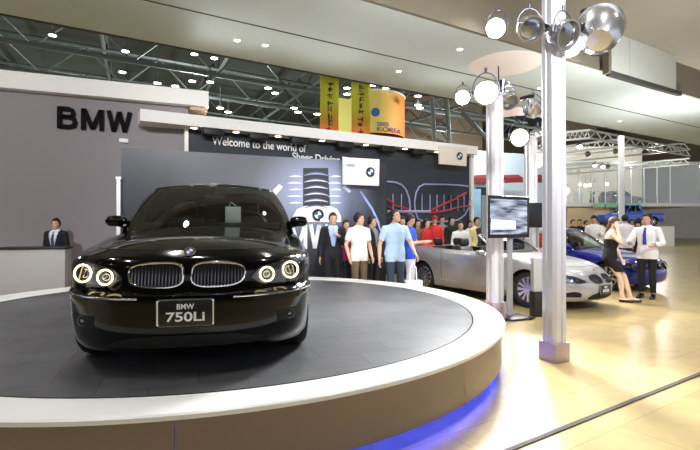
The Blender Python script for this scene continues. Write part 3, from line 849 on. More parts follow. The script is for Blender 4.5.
# white card with roundel
c0, c1, c2_, c3 = [on_wall(x, y, KP, CP_-.25) for x, y in ((343, 184.3), (379, 185.8), (379.5, 159.3), (343, 157.2))]
t = thing('wall_sign', 'white rectangular sign with a round emblem in front of the graphic panel', 'sign', ((c0.x+c1.x)/2, (c0.y+c1.y)/2, c0.z))
b = MB(); b.poly([c0, c1, c2_, c3], n_*.05); b.build('board', 'card_white', t, world=True, smooth=0)
roundel(t, on_wall(370.3, 172, KP, CP_-.27), .115, Matrix.Rotation(aP, 3, 'Z'))
b = MB()
for i in range(2): A = on_wall(346, 164.2+i*1.4, KP, CP_-.262); b.box(A+Vector((.12, .04, 0)), (.24, .004, .015), aP)
b.build('small_print', 'print_grey', t, world=True)
# panel edge pole left of the graphic panel
c = on_p(118.5, 200, .1); b = MB(); b.box((c.x, c.y, 1.25), (.07, .07, 2.5), aP); b.box((c.x, c.y, 2.5), (.1, .1, .05), aP)
tag(b.build('pole', 'alu'), 'slim pale upright pole at the left edge of the graphic panel', 'pole')
c = on_wall(123.5, 140.5, KG, CG-.05); b = MB(); b.box((c.x, c.y, c.z), (.2, .05, .1), aG, bev=.01)
tag(b.build('wall_label', 'card_white'), 'tiny white box on the grey wall under the dark letters', 'label')
# cream hanging sign at the end of the low beam
c0, c1, c2_, c3 = [on_wall(x, y, KB, CB-.1) for x, y in ((439.5, 163.8), (466.5, 166), (467, 148), (439.5, 145.5))]
t = thing('hanging_sign', 'cream sign with a round emblem hanging from the right end of the lower beam', 'sign', ((c0.x+c1.x)/2, (c0.y+c1.y)/2, c0.z))
b = MB(); b.poly([c0, c1, c2_, c3], Vector((-math.sin(aT), math.cos(aT), 0))*.06); b.build('board', 'card_cream', t, world=True, smooth=0)
roundel(t, on_wall(459.5, 156, KB, CB-.12), .125, Matrix.Rotation(aT, 3, 'Z'))
# kidney outlines printed on the dark wall
KO = thing('wall_outline_drawing', 'thin lilac grille outlines with red swooshes drawn on the dark wall', 'wall graphic', tuple(wp_(430, KT, CT-.02)))
def wline(name, pts, m, r=.012):
    b = MB(); b.tube([on_wall(x, y, KT, CT-.03) for x, y in pts], r, 6); b.build(name, m, KO, world=True)
wline('left_grille_outline', [(387, 181.5), (396, 182.5), (402, 185), (406, 190), (409, 198), (410, 206), (409.5, 214), (406, 220)], 'line_lilac', .03)
wline('right_grille_outline', [(474-1, 187), (462, 185.5), (445, 184.5), (424, 184.3), (419, 187), (416, 193), (414.5, 202), (415, 211), (418, 219), (425, 222), (445, 221.5), (458, 220), (465, 215), (469, 207), (470, 198)], 'line_lilac', .03)
for x in (393, 401.5, 422, 430, 437, 444, 451, 458, 464): wline('slat_line', [(x, 194+(x-393)*.015), (x, 211)], 'line_lilac', .018)
wline('red_swoosh', [(387, 199), (396, 206), (408, 209)], 'line_red', .035)
wline('red_swoosh', [(387, 206), (398, 212), (412, 214)], 'line_red', .025)
wline('red_swoosh', [(428, 212), (440, 206), (455, 199), (466, 193)], 'line_red', .04)
wline('red_swoosh', [(428, 213), (445, 211), (460, 207), (470, 206)], 'line_red', .035)
wline('pale_band', [(387, 211.5), (410, 211.5), (430, 211.5)], 'line_lilac', .05)

# ------------------------------------------------------------------ canopy ceiling
E1 = Vector((math.cos(math.radians(30.5)), math.sin(math.radians(30.5)), 0)); E2 = Vector((-E1.y, E1.x, 0))
def en(m, n, z=0): return E1*m+E2*n+Vector((0, 0, z))
CZ = 6.5
b = MB(); b.loft([[en(m, n, z) for n, z in ((8.6, CZ), (13.4, CZ), (13.4, CZ+.25), (8.6, CZ+.25))] for m in (-9, 34)]); struct(b.build('ceiling', 'canopy', smooth=0))
b = MB(); b.loft([[en(m, n, z) for n, z in ((-8, 7.6), (8.8, 7.6), (8.8, 7.8), (-8, 7.8))] for m in (-22, 34)]); struct(b.build('ceiling', 'upper_ceiling', smooth=0))
b = MB(); b.loft([[en(m, n, z) for n, z in ((10.97, CZ-.006), (11.03, CZ-.006), (11.03, CZ+.01), (10.97, CZ+.01))] for m in (-9, 34)]); struct(b.build('trim_4', 'seam_dark', smooth=0))
b = MB(); b.loft([[en(m, n, z) for n, z in ((13.4, CZ-.02), (13.5, CZ-.02), (13.5, CZ+.3), (13.4, CZ+.3))] for m in (-9, 34)]); struct(b.build('trim_5', 'seam_dark', smooth=0))
b = MB(); b.loft([[en(m, n, z) for n, z in ((8.5, CZ), (8.6, CZ), (8.6, 7.6), (8.5, 7.6))] for m in (-9, 34)]); struct(b.build('trim_6', 'upper_ceiling', smooth=0))
c = P(503, 64, 2300/163); DC = b = MB(); b.lathe([(.01, -.02), (1.06, -.02), (1.09, 0), (1.09, .02)], (c.x+.05, 14.1, CZ-.02), 64)
DISC = tag(b.build('ceiling_disc', 'disc_cream'), 'large round cream disc on the white canopy above the white column', 'ceiling disc')
# grey box hanging at the canopy edge, top right
KX = P(611, 73, 14.3); dE = E1
BX = thing('hanging_box', 'pale grey two-panel box hanging at the canopy edge, top right', 'box', (KX.x, KX.y, KX.z))
q0 = Vector((KX.x, KX.y, 0)); 
for i in range(2):
    a0 = q0+E1*(.05+i*1.02*1.0); b = MB(); b.loft([[Vector((p.x, p.y, z)) for z in (KX.z+.1, KX.z+3)]+[Vector((p.x, p.y, z))+E2*.1 for z in (KX.z+3, KX.z+.1)] for p in (a0, a0+E1*(1.0 if i == 0 else 3))]); b.build('panel', 'box_grey', BX, world=True, smooth=0)
b = MB(); b.loft([[Vector((p.x, p.y, z)) for z in (KX.z-.05, KX.z+.1)]+[Vector((p.x, p.y, z))+E2*.15 for z in (KX.z+.1, KX.z-.05)] for p in (q0, q0+E1*4.5)]); b.build('bottom_rail', 'seam_dark', BX, world=True, smooth=0)
b = MB(); b.loft([[Vector((p.x, p.y, z)) for z in (KX.z, KX.z+3)]+[Vector((p.x, p.y, z))+E1*.1 for z in (KX.z+3, KX.z)] for p in (q0-E1*.1, q0-E1*.1+E2*.2)]); b.build('side_panel', 'upper_ceiling', BX, world=True, smooth=0)
# downlights
dl = []
vis = [(237, 40), (265, 45), (399, 71), (460, 49), (620, 121), (540, 88)]
for px, py in vis:
    D = (CZ-CH)*F/(HZ-py); dl.append((Vector(((px-350)/F*D, D, CZ)), 1))
for m in range(-8, 15, 4):
    for n in (1.4, 4.8, 7.6): dl.append((en(m+.6, n, 7.6), 0))
for k, (c, v) in enumerate(dl):
    t = thing('downlight', ('small round recessed downlight in the white canopy, '+['above the left end of the welcome slogan', 'just right of the one above the slogan', 'near the middle of the canopy', 'left of the round cream disc', 'far right near the canopy edge', 'behind the tall silver column'][k]) if v else 'recessed round downlight in the upper ceiling over the stage', 'downlight', c, 0, 'canopy downlights' if v else 'upper ceiling downlights')
    b = MB(); b.lathe([(.075, 0), (.085, -.012), (.10, 0)], n=20); b.build('trim_ring', 'beam_white', t)
    b = MB(); b.lathe([(.001, -.006), (.075, -.006)], n=20); b.build('lamp', 'lamp_white', t)

# ------------------------------------------------------------------ silver columns with lamp clusters
def column_prof(w):
    h = w/2; g = w*.10; c = w*.16
    return [(-h+c, -h), (-g, -h), (-g*.6, -h+g*.6), (g*.6, -h+g*.6), (g, -h), (h-c, -h), (h, -h+c), (h, -g), (h-g*.6, -g*.6), (h-g*.6, g*.6), (h, g), (h, h-c), (h-c, h),
            (g, h), (g*.6, h-g*.6), (-g*.6, h-g*.6), (-g, h), (-h+c, h), (-h, h-c), (-h, g), (-h+g*.6, g*.6), (-h+g*.6, -g*.6), (-h, -g), (-h, -h+c)]
def column(x, y, w, h, rz, m, label, base=True, group='silver columns'):
    t = thing('column', label, 'column', (x, y, 0), rz, group)
    b = MB(); b.loft([[(px, py, z) for px, py in column_prof(w)] for z in (.2 if base else 0, h)]); b.build('shaft', m, t, smooth=20)
    b = MB(); b.box((0, 0, h+.015), (w*1.15, w*1.15, .05), bev=.01); b.build('cap_plate', 'alu', t)
    if base: b = MB(); b.box((0, 0, .105), (w*1.14, w*1.14, .21), bev=.008); b.build('base_block', 'base_mauve', t)
    return t
lamps = []
def spot(c, aim, r=.16, yoke=True, hot='lamp_hot', label='', group='lamp heads on the columns', lit=True):
    c = Vector(c); d = (Vector(aim)-c).normalized()
    R = d.to_track_quat('Z', 'Y').to_matrix()
    t = thing('spotlight', label, 'spotlight', c, 0, group)
    hm = 'rim'
    b = MB(); b.lathe([(.001, -r*1.3), (r*.5, -r*1.25), (r*.85, -r*.8), (r, -r*.2), (r*1.02, r*.35), (r*1.1, r*.4), (r*1.1, r*.5), (r*.95, r*.5), (r*.9, r*.3)], n=24, R=R); b.build('housing', hm, t)
    b = MB(); b.lathe([(.001, r*.55), (r*.3, r*.53), (r*.6, r*.45), (r*.9, r*.3)], n=24, R=R); b.build('bulb', hot if lit else 'lens_inner', t)
    if yoke:
        b = MB(); s = R@Vector((1, 0, 0)); s.z = 0; s.normalize()
        pts = [s*r*1.15*math.cos(PI*j/12)+Vector((0, 0, r*1.7*math.sin(PI*j/12))) for j in range(13)]
        b.tube(pts, r*.06, 6); b.tube([(0, 0, r*1.7), (0, 0, r*2.1)], r*.12, 8); b.build('yoke', 'alu_groove', t)
    return t
b1 = P(557.5, 362, 5.11)
TCOL = column(b1.x, 5.2, .205, 4.6, .42, 'alu', 'tall silver column in front of the convertible, on a square mauve base')
b2 = P(496, 300, 8.0); WCOL = column(b2.x-.02, 8.0, .24, 3.78, .3, 'alu_white', 'white column behind the hanging monitor, under the round ceiling disc')
b3 = P(531, 300, 11.4); column(P(531, 0, 10.9).x, 10.9, .24, 3.6, .3, 'alu_white', 'pale column in the distance, seen between the monitor and the tall silver column')
# curved arms and lamps
def arm(pts, par, r=.03, m='dark_chrome', nm='lamp_arm'):
    b = MB(); b.tube(pts, r, 10); return b.build(nm, m, par, world=True)
ST = Vector((-1.4, 4.5, 1.0))
def PD(x, y, D): return P(x, y, D)
arm([PD(464, 96, 7.8), PD(478, 90, 7.9), PD(492, 93, 8), PD(500, 98, 8), PD(512, 101, 8), PD(526, 97, 8.1), PD(534, 96, 8.1)], WCOL)
arm([PD(503, 80, 8), PD(502, 90, 8), PD(500, 104, 8)], WCOL, .05, nm='top_rod')
arm([Vector((c.x+.05, 14.1, CZ-.03)) if 0 else PD(498.5, 66, 13.9), PD(499, 85, 13.9)], DISC, .02, nm='hanging_rod')
spot(PD(463, 97, 7.6), ST+Vector((1, -3, 0)), .12, label='lit lamp at the left tip of the arm on the white column')
spot(PD(486, 92, 7.6), (1.0, 2.0, 1.4), .19, label='large glaring lamp left of the white column top')
spot(PD(509, 100, 8.0), (4, 5, 0), .15, label='unlit lamp hanging right of the white column top', lit=False)
spot(PD(533, 108, 8.1), (5, 14, 1), .15, label='grey lamp hanging near the tall silver column, above the curved band', lit=False)
spot(PD(519, 137, 10.8), (2.5, 2, .6), .20, label='glaring lamp below the curved band, left of the distant column')
spot(PD(537, 160, 11), (4, 2, .6), .17, label='glaring lamp low between the two pale columns and the silver one')
spot(PD(538, 140, 11), (6, 8, 0), .2, label='half-turned lamp behind the tall silver column', lit=False)
# lamps at the head of the tall column
spot(PD(530, 28, 5.1), (2.2, 1, 1), .13, label='lit lamp left of the tall column head', lit=False)
spot(PD(497, 27, 7.0), (-1, 2, 1), .15, label='lit lamp at the top of the picture left of the tall column')
spot(PD(571, 46, 5.4), (1.4, 2.0, .9), .11, label='lit lamp just right of the tall column head')
spot(PD(600, 30, 5.2), (5.0, 9.0, 7.5), .24, label='large round unlit lamp right of the tall column head', lit=False, yoke=False)
spot(PD(564, 34, 5.0), (4.4, 1.0, 1.2), .15, label='dark lamp directly beside the tall column head', lit=False)
o = MB(); o.tube([PD(588, 10, 6.2), PD(588, 47, 6.2)], .09, 16); tag(o.build('lamp_tube', 'dark_chrome'), 'short grey tube hanging right of the tall column head', 'lamp tube')
o = MB(); o.box(PD(598, 48, 6.2), (.14, .12, .18), bev=.01); tag(o.build('ballast_box', 'black_metal'), 'small black box beside the grey hanging tube', 'box')
arm([PD(540, 24, 5.1), PD(556, 33, 5.1), PD(575, 30, 5.1), PD(600, 20, 5.1)], TCOL, .04)
# curved pinkish band
b = MB(); rows = []
for j in range(13):
    px = 500+44*j/12; D = 9.2+.9*math.sin(PI*j/12); y0 = 109.5+2.5*math.sin(PI*j/12)*-1+1.5; rows.append([PD(px, y0-1.5, D), PD(px, y0+7, D), PD(px, y0+7, D+.08), PD(px, y0-1.5, D+.08)])
b.loft(rows); b.build('curved_band', 'pink_band', WCOL, world=True)

# ------------------------------------------------------------------ monitor on its stand
mc = PD(509, 217, 7.45)
ra = .50
MN = thing('monitor', 'flat black-framed monitor on a slim floor stand by the white column', 'monitor', (PD(511, 318, 7.55).x, 7.55, 0), 0)
Rm = Matrix.Rotation(ra, 3, 'Z')      # screen faces camera-right
mcl = mc
def q3(x, y, z): return mcl+Rm@Vector((x, y, z))
b = MB(); b.box(q3(0, .05, 0), (.96, .10, .68), R=Rm, bev=.01); b.build('frame', 'tv_black', MN, world=True)
b = MB(); b.box(q3(-.485, .05, 0), (.02, .11, .68), R=Rm); b.build('side_edge', 'tv_silver', MN, world=True)
sm = bpy.data.materials.new('screen'); sm.use_nodes = True; M['screen'] = sm; nt = sm.node_tree; bs = nt.nodes['Principled BSDF']
tc = nt.nodes.new('ShaderNodeTexCoord'); mp = nt.nodes.new('ShaderNodeMapping'); mp.inputs['Scale'].default_value = (1.6, 1.6, 9); nt.links.new(tc.outputs['Object'], mp.inputs['Vector'])
nz = nt.nodes.new('ShaderNodeTexNoise'); nz.inputs['Scale'].default_value = 1.3; nz.inputs['Detail'].default_value = 3; nt.links.new(mp.outputs[0], nz.inputs['Vector'])
rp = nt.nodes.new('ShaderNodeValToRGB'); e = rp.color_ramp.elements; e[0].position = .38; e[0].color = (*s2l((44, 54, 84)), 1); e[1].position = .66; e[1].color = (*s2l((215, 225, 245)), 1)
nt.links.new(nz.outputs['Fac'], rp.inputs['Fac']); nt.links.new(rp.outputs['Color'], bs.inputs['Emission Color']); bs.inputs['Emission Strength'].default_value = .8; bs.inputs['Base Color'].default_value = (.01, .01, .015, 1); bs.inputs['Roughness'].default_value = .15
b = MB(); b.poly([q3(x, -.003, z) for x, z in ((-.42, -.28), (.42, -.28), (.42, .285), (-.42, .285))]); b.build('screen', 'screen', MN, world=True)
b = MB(); b.poly([q3(x, -.006, z) for x, z in ((-.40, -.20), (.15, -.20), (.15, -.06), (-.40, -.04))]); mm('screen_pale', (200, 210, 235), .3, emit=(190, 205, 240), es=.8, var=.02); s_ = b.build('screen_picture', 'screen_pale', MN, world=True)
b = MB(); b.box((MN.location.x-.0, 7.62, .80), (.085, .06, 1.56)); b.build('stand_pole', 'tv_silver', MN, world=True)
b = MB(); b.box((MN.location.x+.05, 7.55, .025), (.5, .42, .03), .4, bev=.01)
for dx, dy in ((.22, .1), (-.15, -.2), (.27, -.1)): b.box((MN.location.x+dx, 7.55+dy, .02), (.06, .06, .04))
b.build('stand_foot', 'black_metal', MN, world=True)
# second dark monitor behind
c = PD(539, 213, 10.4); t = thing('monitor', 'dark unlit monitor half hidden behind the first monitor and the silver column', 'monitor', (c.x, 10.4, 0))
b = MB(); b.box(c+Vector((0, 0, -.05)), (.68, .08, .56), .2, bev=.01); b.build('frame', 'tv_black', t, world=True)
b = MB(); b.tube([c+Vector((0, .08, -.2)), (c.x, 10.48, 0)], .035, 10); b.build('stand_pole', 'tv_silver', t, world=True)
# info pedestal
c = PD(541, 318, 7.6); t = thing('info_pedestal', 'small pedestal, pale grey above and black below, left of the tall silver column', 'pedestal', (c.x, 7.75, 0))
b = MB(); b.box((0, 0, .21), (.20, .16, .42), .2, bev=.006); b.build('base', 'black_metal', t)
b = MB(); b.box((0, 0, .70), (.20, .10, .56), .2, bev=.006); b.build('panel', 'desk_grey', t)

# ------------------------------------------------------------------ the silver convertible
con = Car(L=4.80, w=.925, s0=1.0, s1=.8, n=2.3, n1=2.6, nn=24, nt=14, p=2.4, two_door=True,
    stations=[1.0, 1.1, 1.2, 1.3, 1.4, 1.5, 1.6, 1.72, 1.85, 2.0, 2.2, 2.4, 2.6, 2.8, 3.0, 3.12, 3.25, 3.4, 3.55, 3.7, 3.85, 3.94, 4.02],
    levels=[(0, .09, .10, .14), (.1, .05, .03, .06), (.3, .02, .0, .02), (.5, .0, .0, .0), (.62, .0, .02, .0), (.72, -.004, .06, .0), (.86, .01, .12, .03), (.95, .035, .17, .05), (1, .07, .22, .08)],
    shoulder=[(0, .72), (.4, .74), (.8, .83), (1.3, .91), (2, .95), (3.2, .99), (4.0, 1.04), (4.82, 1.02)],
    spine=[(1.0, .90), (1.55, .99), (2.0, .99), (3.8, 1.03), (4.2, 1.08), (4.82, 1.06)],
    bottom=[(0, .20), (.6, .17), (4.3, .19), (4.82, .30)],
    x_bump=.55, v_bump=.6, x_door=(1.72, 3.12, 3.94), x_rear=.6, x_cowl=1.6, x_trunk=4.02,
    axles=(.97, 3.75), r_wheel=.34, r_arch=.375, cabin=(1.98, 3.9, .64, .45), gh=None)
hx, hy = .555, -.832
side = Vector((-.832, -.555, 0))      # toward the camera side
fw = Vector((3.27, 8.50, 0))
nose = fw+Vector((hx, hy, 0))*.97-side*.86
CON = thing('convertible', 'silver convertible with its roof down and seats showing, behind the monitor', 'car', (nose.x, nose.y, 0), ang(-hx, -hy))
con.body(CON, 'silver_paint'); con.seams(CON); con.wheels(CON, 12)
con.mirror(CON, 1.95, .98, 'silver_paint', k=.8)
con.kidneys(CON, .03, .33, .50, .66, 9, e=2.6, framer=.008)
roundel(CON, (con.front(0, .69)+.02, 0, .705), .034, Matrix.Rotation(-PI/2, 3, 'Z')@Matrix.Rotation(-.6, 3, 'X'), world=False)
con.headlight(CON, .42, .86, lambda y: interp(y, [(.42, .53), (.6, .50), (.78, .53), (.86, .60)]), lambda y: interp(y, [(.42, .56), (.55, .63), (.75, .67), (.86, .68)]), [(.55, .57, .045), (.70, .59, .05)], ring=False)
con.plate(CON, .40, .35, .15, [('BMW', .045, .02, .10), ('650i', .075, -.05, .2)])
con.patch('bumper_intake', [-.38+.76*i/14 for i in range(15)], lambda y: .23, lambda y: .23+.12*(1-(abs(y)/.42)**4), .004, 'dark_recess', CON)
for sy in (-1, 1):
    con.patch('fog_light_recess', [sy*(.50+.26*i/8) for i in range(9)], lambda y: .27, lambda y: .27+.10*(1-(abs(abs(y)-.6)/.17)**2), .004, 'dark_recess', CON, 3)
for y in (-.36, .36): con.seat(CON, 2.75, y, .5, .62, 1.06, 'leather_black')
for y in (-.33, .33): con.seat(CON, 3.6, y, .5, .62, 1.04, 'leather_black')
b = MB(); b.loft([[(x, y*w, z) for y in [-1+.2*i for i in range(11)]] for x, z, w in ((1.7, .98, .64), (1.85, 1.01, .66), (2.05, 1.0, .66), (2.1, .8, .64), (2.1, .5, .64))], cap=False, closed=False); b.build('dashboard', 'leather_tan', CON)
ws0 = [Vector((1.50+.32*(abs(y)/.72)**2.5, y, con.top(1.50+.32*(abs(y)/.72)**2.5, y)-.01)) for y in [-.72+.12*i for i in range(13)]]
ws1 = [Vector((2.12+.22*(abs(y)/.60)**2.5, y, 1.37-.05*(abs(y)/.6)**2)) for y in [-.60+.10*i for i in range(13)]]
b = MB(); b.loft([[a.lerp(c, t)+Vector((-.03*math.sin(PI*t), 0, .02*math.sin(PI*t))) for a, c in zip(ws0, ws1)] for t in [i/6 for i in range(7)]], cap=False, closed=False); b.build('windshield', 'glass_dark', CON)
b = MB(); b.tube([ws0[0]]+[ws0[0].lerp(ws1[0], t)+Vector((-.03*math.sin(PI*t), 0, .02*math.sin(PI*t))) for t in (.25, .5, .75)]+ws1+[ws0[-1].lerp(ws1[-1], t)+Vector((-.03*math.sin(PI*t), 0, .02*math.sin(PI*t))) for t in (.75, .5, .25)]+[ws0[-1]], .024, 10); b.build('windshield_frame', 'silver_paint', CON)
b = MB(); sw = Vector((2.2, -.36, .93)); Rw = Matrix.Rotation(-.45, 3, 'Y')
b.tube([sw+Rw@Vector((0, .18*math.cos(2*PI*j/24), .18*math.sin(2*PI*j/24))) for j in range(24)], .014, 8, closed=True)
for a in (0, PI, -PI/2): b.tube([sw, sw+Rw@Vector((0, .17*math.cos(a), .17*math.sin(a)))], .014, 6)
b.build('steering_wheel', 'leather_black', CON)
for sy in (-1, 1):
    b = MB(); x = 2.95; y = sy*(con.side(x, .8)+.02); b.tube([(x-.10, y-.01*sy, .80), (x-.07, y+.012*sy, .80), (x+.07, y+.012*sy, .80), (x+.10, y-.01*sy, .80)], .011, 8); b.build('door_handle', 'chrome', CON)
    b = MB(); b.tube([(x, sy*(con.side(x, .32)+.008), .30+.02*(x-1.4)) for x in [1.3+.17*i for i in range(12)]], .012, 6); b.build('sill_trim', 'silver_paint', CON)

# ------------------------------------------------------------------ the blue saloon behind
blu = Car(L=4.8, w=.92, s0=.9, s1=.8, n=2.3, n1=2.6, nn=20, nt=12, p=2.4, two_door=False,
    stations=[.9, 1.0, 1.15, 1.3, 1.45, 1.6, 1.75, 2.0, 2.3, 2.6, 2.85, 3.1, 3.4, 3.65, 3.85, 4.0],
    levels=[(0, .09, .10, .14), (.1, .05, .03, .06), (.3, .02, .0, .02), (.5, .0, .0, .0), (.66, .0, .02, .0), (.74, .01, .05, .0), (.88, .015, .08, .03), (1, .06, .13, .08)],
    shoulder=[(0, .72), (.5, .76), (1.3, .88), (2.5, .93), (4.0, .98), (4.8, .96)],
    spine=[(.9, .90), (1.5, .99), (1.8, 1.0), (4.0, 1.02), (4.8, 1.0)], bottom=[(0, .20), (.6, .18), (4.3, .19), (4.8, .30)],
    x_bump=.55, v_bump=.66, x_door=(1.6, 2.6, 3.65), x_rear=.6, x_cowl=1.45, x_trunk=4.0,
    axles=(.82, 3.68), r_wheel=.335, r_arch=.37, cabin=(1.8, 3.8, .68, .45),
    gh=dict(base=(1.38, 4.3, .80, .42, .5), top=(2.15, 3.5, .60, .22, .3), z=1.44))
BLU = thing('sedan', 'dark blue sedan behind the silver convertible and the person in black dress', 'car', (7.2, 10.6, 0), ang(-.55, .835))
blu.body(BLU, 'blue_paint'); blu.seams(BLU); blu.greenhouse(BLU, 'blue_paint'); blu.wheels(BLU, 9); blu.mirror(BLU, 1.75, 1.02, 'blue_paint', k=.85)
blu.kidneys(BLU, .03, .33, .52, .68, 9, framer=.008)
blu.headlight(BLU, .44, .84, lambda y: interp(y, [(.44, .56), (.6, .53), (.84, .58)]), lambda y: interp(y, [(.44, .60), (.6, .67), (.84, .70)]), [(.56, .60, .045), (.70, .61, .05)], ring=False)
for y in (-.36, .36): blu.seat(BLU, 2.5, y, .5, .65, 1.08, 'leather_tan'); blu.seat(BLU, 3.4, y, .55, .65, 1.05, 'leather_tan')

# ------------------------------------------------------------------ small stage-side things
DK = PD(50, 269, 9.2)
t = thing('reception_desk', 'pale grey reception desk with a dark top at the left edge', 'desk', (DK.x-.35, 9.3, 0), .3)
b = MB(); b.box((0, 0, .53), (1.15, .45, 1.06), bev=.01); b.build('body', 'desk_grey', t)
b = MB(); b.box((0, 0, 1.08), (1.22, .52, .04), bev=.008); b.build('desk_top', 'black_metal', t)
t = thing('shopping_bag', 'small white paper bag standing by the far rim of the stage beside the blue-shirted person', 'bag', (PD(418, 284, 8.3).x, 8.95, 0), .2)
b = MB(); b.loft([[(x*.17*k, y*.07*k, z) for x, y in ((-1, -1), (1, -1), (1, 1), (-1, 1))] for z, k in ((0, .95), (.46, 1))], cap=True); b.build('bag_body', 'paper_white', t)
b = MB(); b.tube([(-.07, 0, .46), (-.06, 0, .70), (0, 0, .80), (.06, 0, .70), (.07, 0, .46)], .012, 6); b.build('handle', 'paper_white', t)

# ------------------------------------------------------------------ people
def smooth_rings(cs, n=16):
    return [[Vector((c[0]+rx*math.cos(2*PI*j/n), c[1]+ry*math.sin(2*PI*j/n), c[2])) for j in range(n)] for c, rx, ry in cs]
def person(label, px, D, h=1.75, rz=0, top=(230, 230, 230), sleeves='long', bottom=(40, 42, 50), jacket=None, shoes='shoe_black', hair='hair_black', longhair=False,
           pose=None, skin='skin', female=False, voxel=.018, group=None, z0=0, skirt=None, cap=None, tie=None, bare=False, loc=None, wide=1):
    pose = pose or {}
    k = h/1.75
    X = (px-350)/F*D
    root = thing('person', label, 'person', loc or (X, D, z0), rz, group)
    lf, ls = pose.get('lean', (0, 0))
    def bend(p):
        p = Vector(p); t = min(max((p.z-.95)/.35, 0), 1)
        pv = Vector((0, 0, .95)); R = Matrix.Rotation(lf*t, 3, 'X')@Matrix.Rotation(ls*t, 3, 'Y')
        return pv+R@(p-pv)
    sw_ = (.152 if female else .172)*wide; fem = .9 if female else 1
    J = {}
    J['neck'] = bend((0, .012, 1.49)); J['head'] = bend((0, -.008, 1.625))
    for s, n in ((1, 'L'), (-1, 'R')):
        sh = bend((s*sw_, .005, 1.392)); e, w = pose.get(n, ((.05, .02, -.29), (.06, -.06, -.54)))
        J['sh'+n] = sh; J['el'+n] = sh+Vector((s*e[0], e[1], e[2])); J['wr'+n] = sh+Vector((s*w[0], w[1], w[2]))
        lg = pose.get('leg'+n, ((.095, 0, .92), (.10, -.015, .50), (.105, .02, .09)))
        J['hp'+n], J['kn'+n], J['an'+n] = [Vector((s*q[0], q[1], q[2])) for q in lg]
        J['to'+n] = J['an'+n]+Vector((s*.02, -.17, -.055))
    mb = MB()
    tor = [((0, 0, .82), .09, .08), ((0, .005, .88), .150, .112), ((0, .01, .94), .168, .12), ((0, .005, 1.02), .155, .112), ((0, 0, 1.10), .14*fem, .102), ((0, 0, 1.22), .155*fem, .113+(.015 if female else 0)), ((0, .003, 1.33), .172*fem, .118+(.01 if female else 0)), ((0, .008, 1.41), .165*fem, .10), ((0, .012, 1.455), .105, .075), ((0, .012, 1.49), .058, .06), ((0, .006, 1.56), .052, .055), ((0, .0, 1.61), .05, .05)]
    rings = [[bend(p) for p in r] for r in smooth_rings([(c, rx*(wide if c[2] < 1.45 else 1), ry) for c, rx, ry in tor])]
    mb.loft(rings)
    hy_, hp_ = pose.get('head', (0, 0)); Rh = Matrix.Rotation(hy_, 3, 'Z')@Matrix.Rotation(hp_, 3, 'X'); H = J['head']
    hd = [((0, -.042, -.118), .022, .02), ((0, -.035, -.108), .04, .042), ((0, -.018, -.075), .056, .07), ((0, -.006, -.035), .066, .084), ((0, .004, .015), .073, .093), ((0, .007, .055), .073, .093), ((0, .008, .09), .058, .076), ((0, .008, .112), .034, .045), ((0, .008, .12), .008, .01)]
    mb.loft([[H+Rh@p for p in r] for r in smooth_rings(hd)])
    mb.ell(H+Rh@Vector((0, -.095, -.018)), (.011, .016, .02)); mb.ell(H+Rh@Vector((0, -.09, .0)), (.008, .01, .025))
    for s in (-1, 1): mb.ell(H+Rh@Vector((s*.074, .008, -.01)), (.012, .02, .03))
    for n, s in (('L', 1), ('R', -1)):
        sh, el, wr = J['sh'+n], J['el'+n], J['wr'+n]; f = .85 if female else 1
        mb.tube([sh+(Vector((0, 0, 1.38))-sh)*.25*Vector((1, 1, 0)) if 0 else sh.lerp(bend((0, 0, 1.38)), .3), sh, sh.lerp(el, .3), sh.lerp(el, .7), el, el.lerp(wr, .3), el.lerp(wr, .7), wr], [.062*f, .058*f, .052*f, .045*f, .040*f, .041*f, .032*f, .026*f], 12)
        d = (wr-el).normalized(); side_ = Vector((s, 0, 0)); side_ = (side_-d*side_.dot(d)).normalized(); fwd = d.cross(side_); 
        if fwd.y > 0: fwd = -fwd
        # palm faces the body: wide direction = fwd
        R = Matrix((fwd, side_, d)).transposed()
        mb.ell(wr+d*.05, (.038, .018, .055), R=R)
        J['ha'+n] = wr+d*.15
        for i, (o, L) in enumerate(((.028, .068), (.010, .078), (-.009, .072), (-.027, .056))):
            a = wr+d*.075+fwd*o; c = a+d*L*.5-side_*.006; e2 = a+d*L*.95-side_*.026
            mb.tube([a-d*.02, a, c, e2], [.010, .0095, .009, .007], 8)
        a = wr+d*.03+fwd*.03; mb.tube([a-fwd*.01, a+fwd*.02+d*.02, a+fwd*.032+d*.048], [.012, .0105, .008], 8)
        hp, kn, an, to = J['hp'+n], J['kn'+n], J['an'+n], J['to'+n]
        mb.tube([hp+Vector((-s*.01, 0, .04)), hp, hp.lerp(kn, .3), hp.lerp(kn, .75), kn, kn.lerp(an, .3), kn.lerp(an, .75), an, an+Vector((0, 0, -.03))], [.088, .086, .08, .06, .055, .056, .042, .036, .038], 14)
        mb.loft([[an+Vector((s*.02*t+x*wd, -.17*t*1 if 0 else (.06-.25*t), -.088+zz)) for x, zz in ((-1, 0), (1, 0), (1, hh*.6), (.5, hh), (-.5, hh), (-1, hh*.6))] for t, wd, hh in ((0, .028, .06), (.25, .036, .085), (.5, .040, .072), (.8, .044, .045), (1.0, .03, .028))])
    bmesh.ops.scale(mb.bm, vec=(k, k, k), verts=mb.bm.verts[:])
    bmesh.ops.recalc_face_normals(mb.bm, faces=mb.bm.faces[:])
    me = bpy.data.meshes.new('t'); mb.bm.to_mesh(me); mb.bm.free()
    o = bpy.data.objects.new('t', me); COL.objects.link(o)
    md = o.modifiers.new('r', 'REMESH'); md.mode = 'VOXEL'; md.voxel_size = voxel; md.use_smooth_shade = True
    m2 = o.modifiers.new('s', 'SMOOTH'); m2.factor = .5; m2.iterations = 2 if voxel > .012 else 3
    res = evaluated(o); bpy.data.objects.remove(o)
    res.name = 'body'; res.materials.clear(); res.materials.append(M[skin])
    for p in res.polygons: p.use_smooth = True
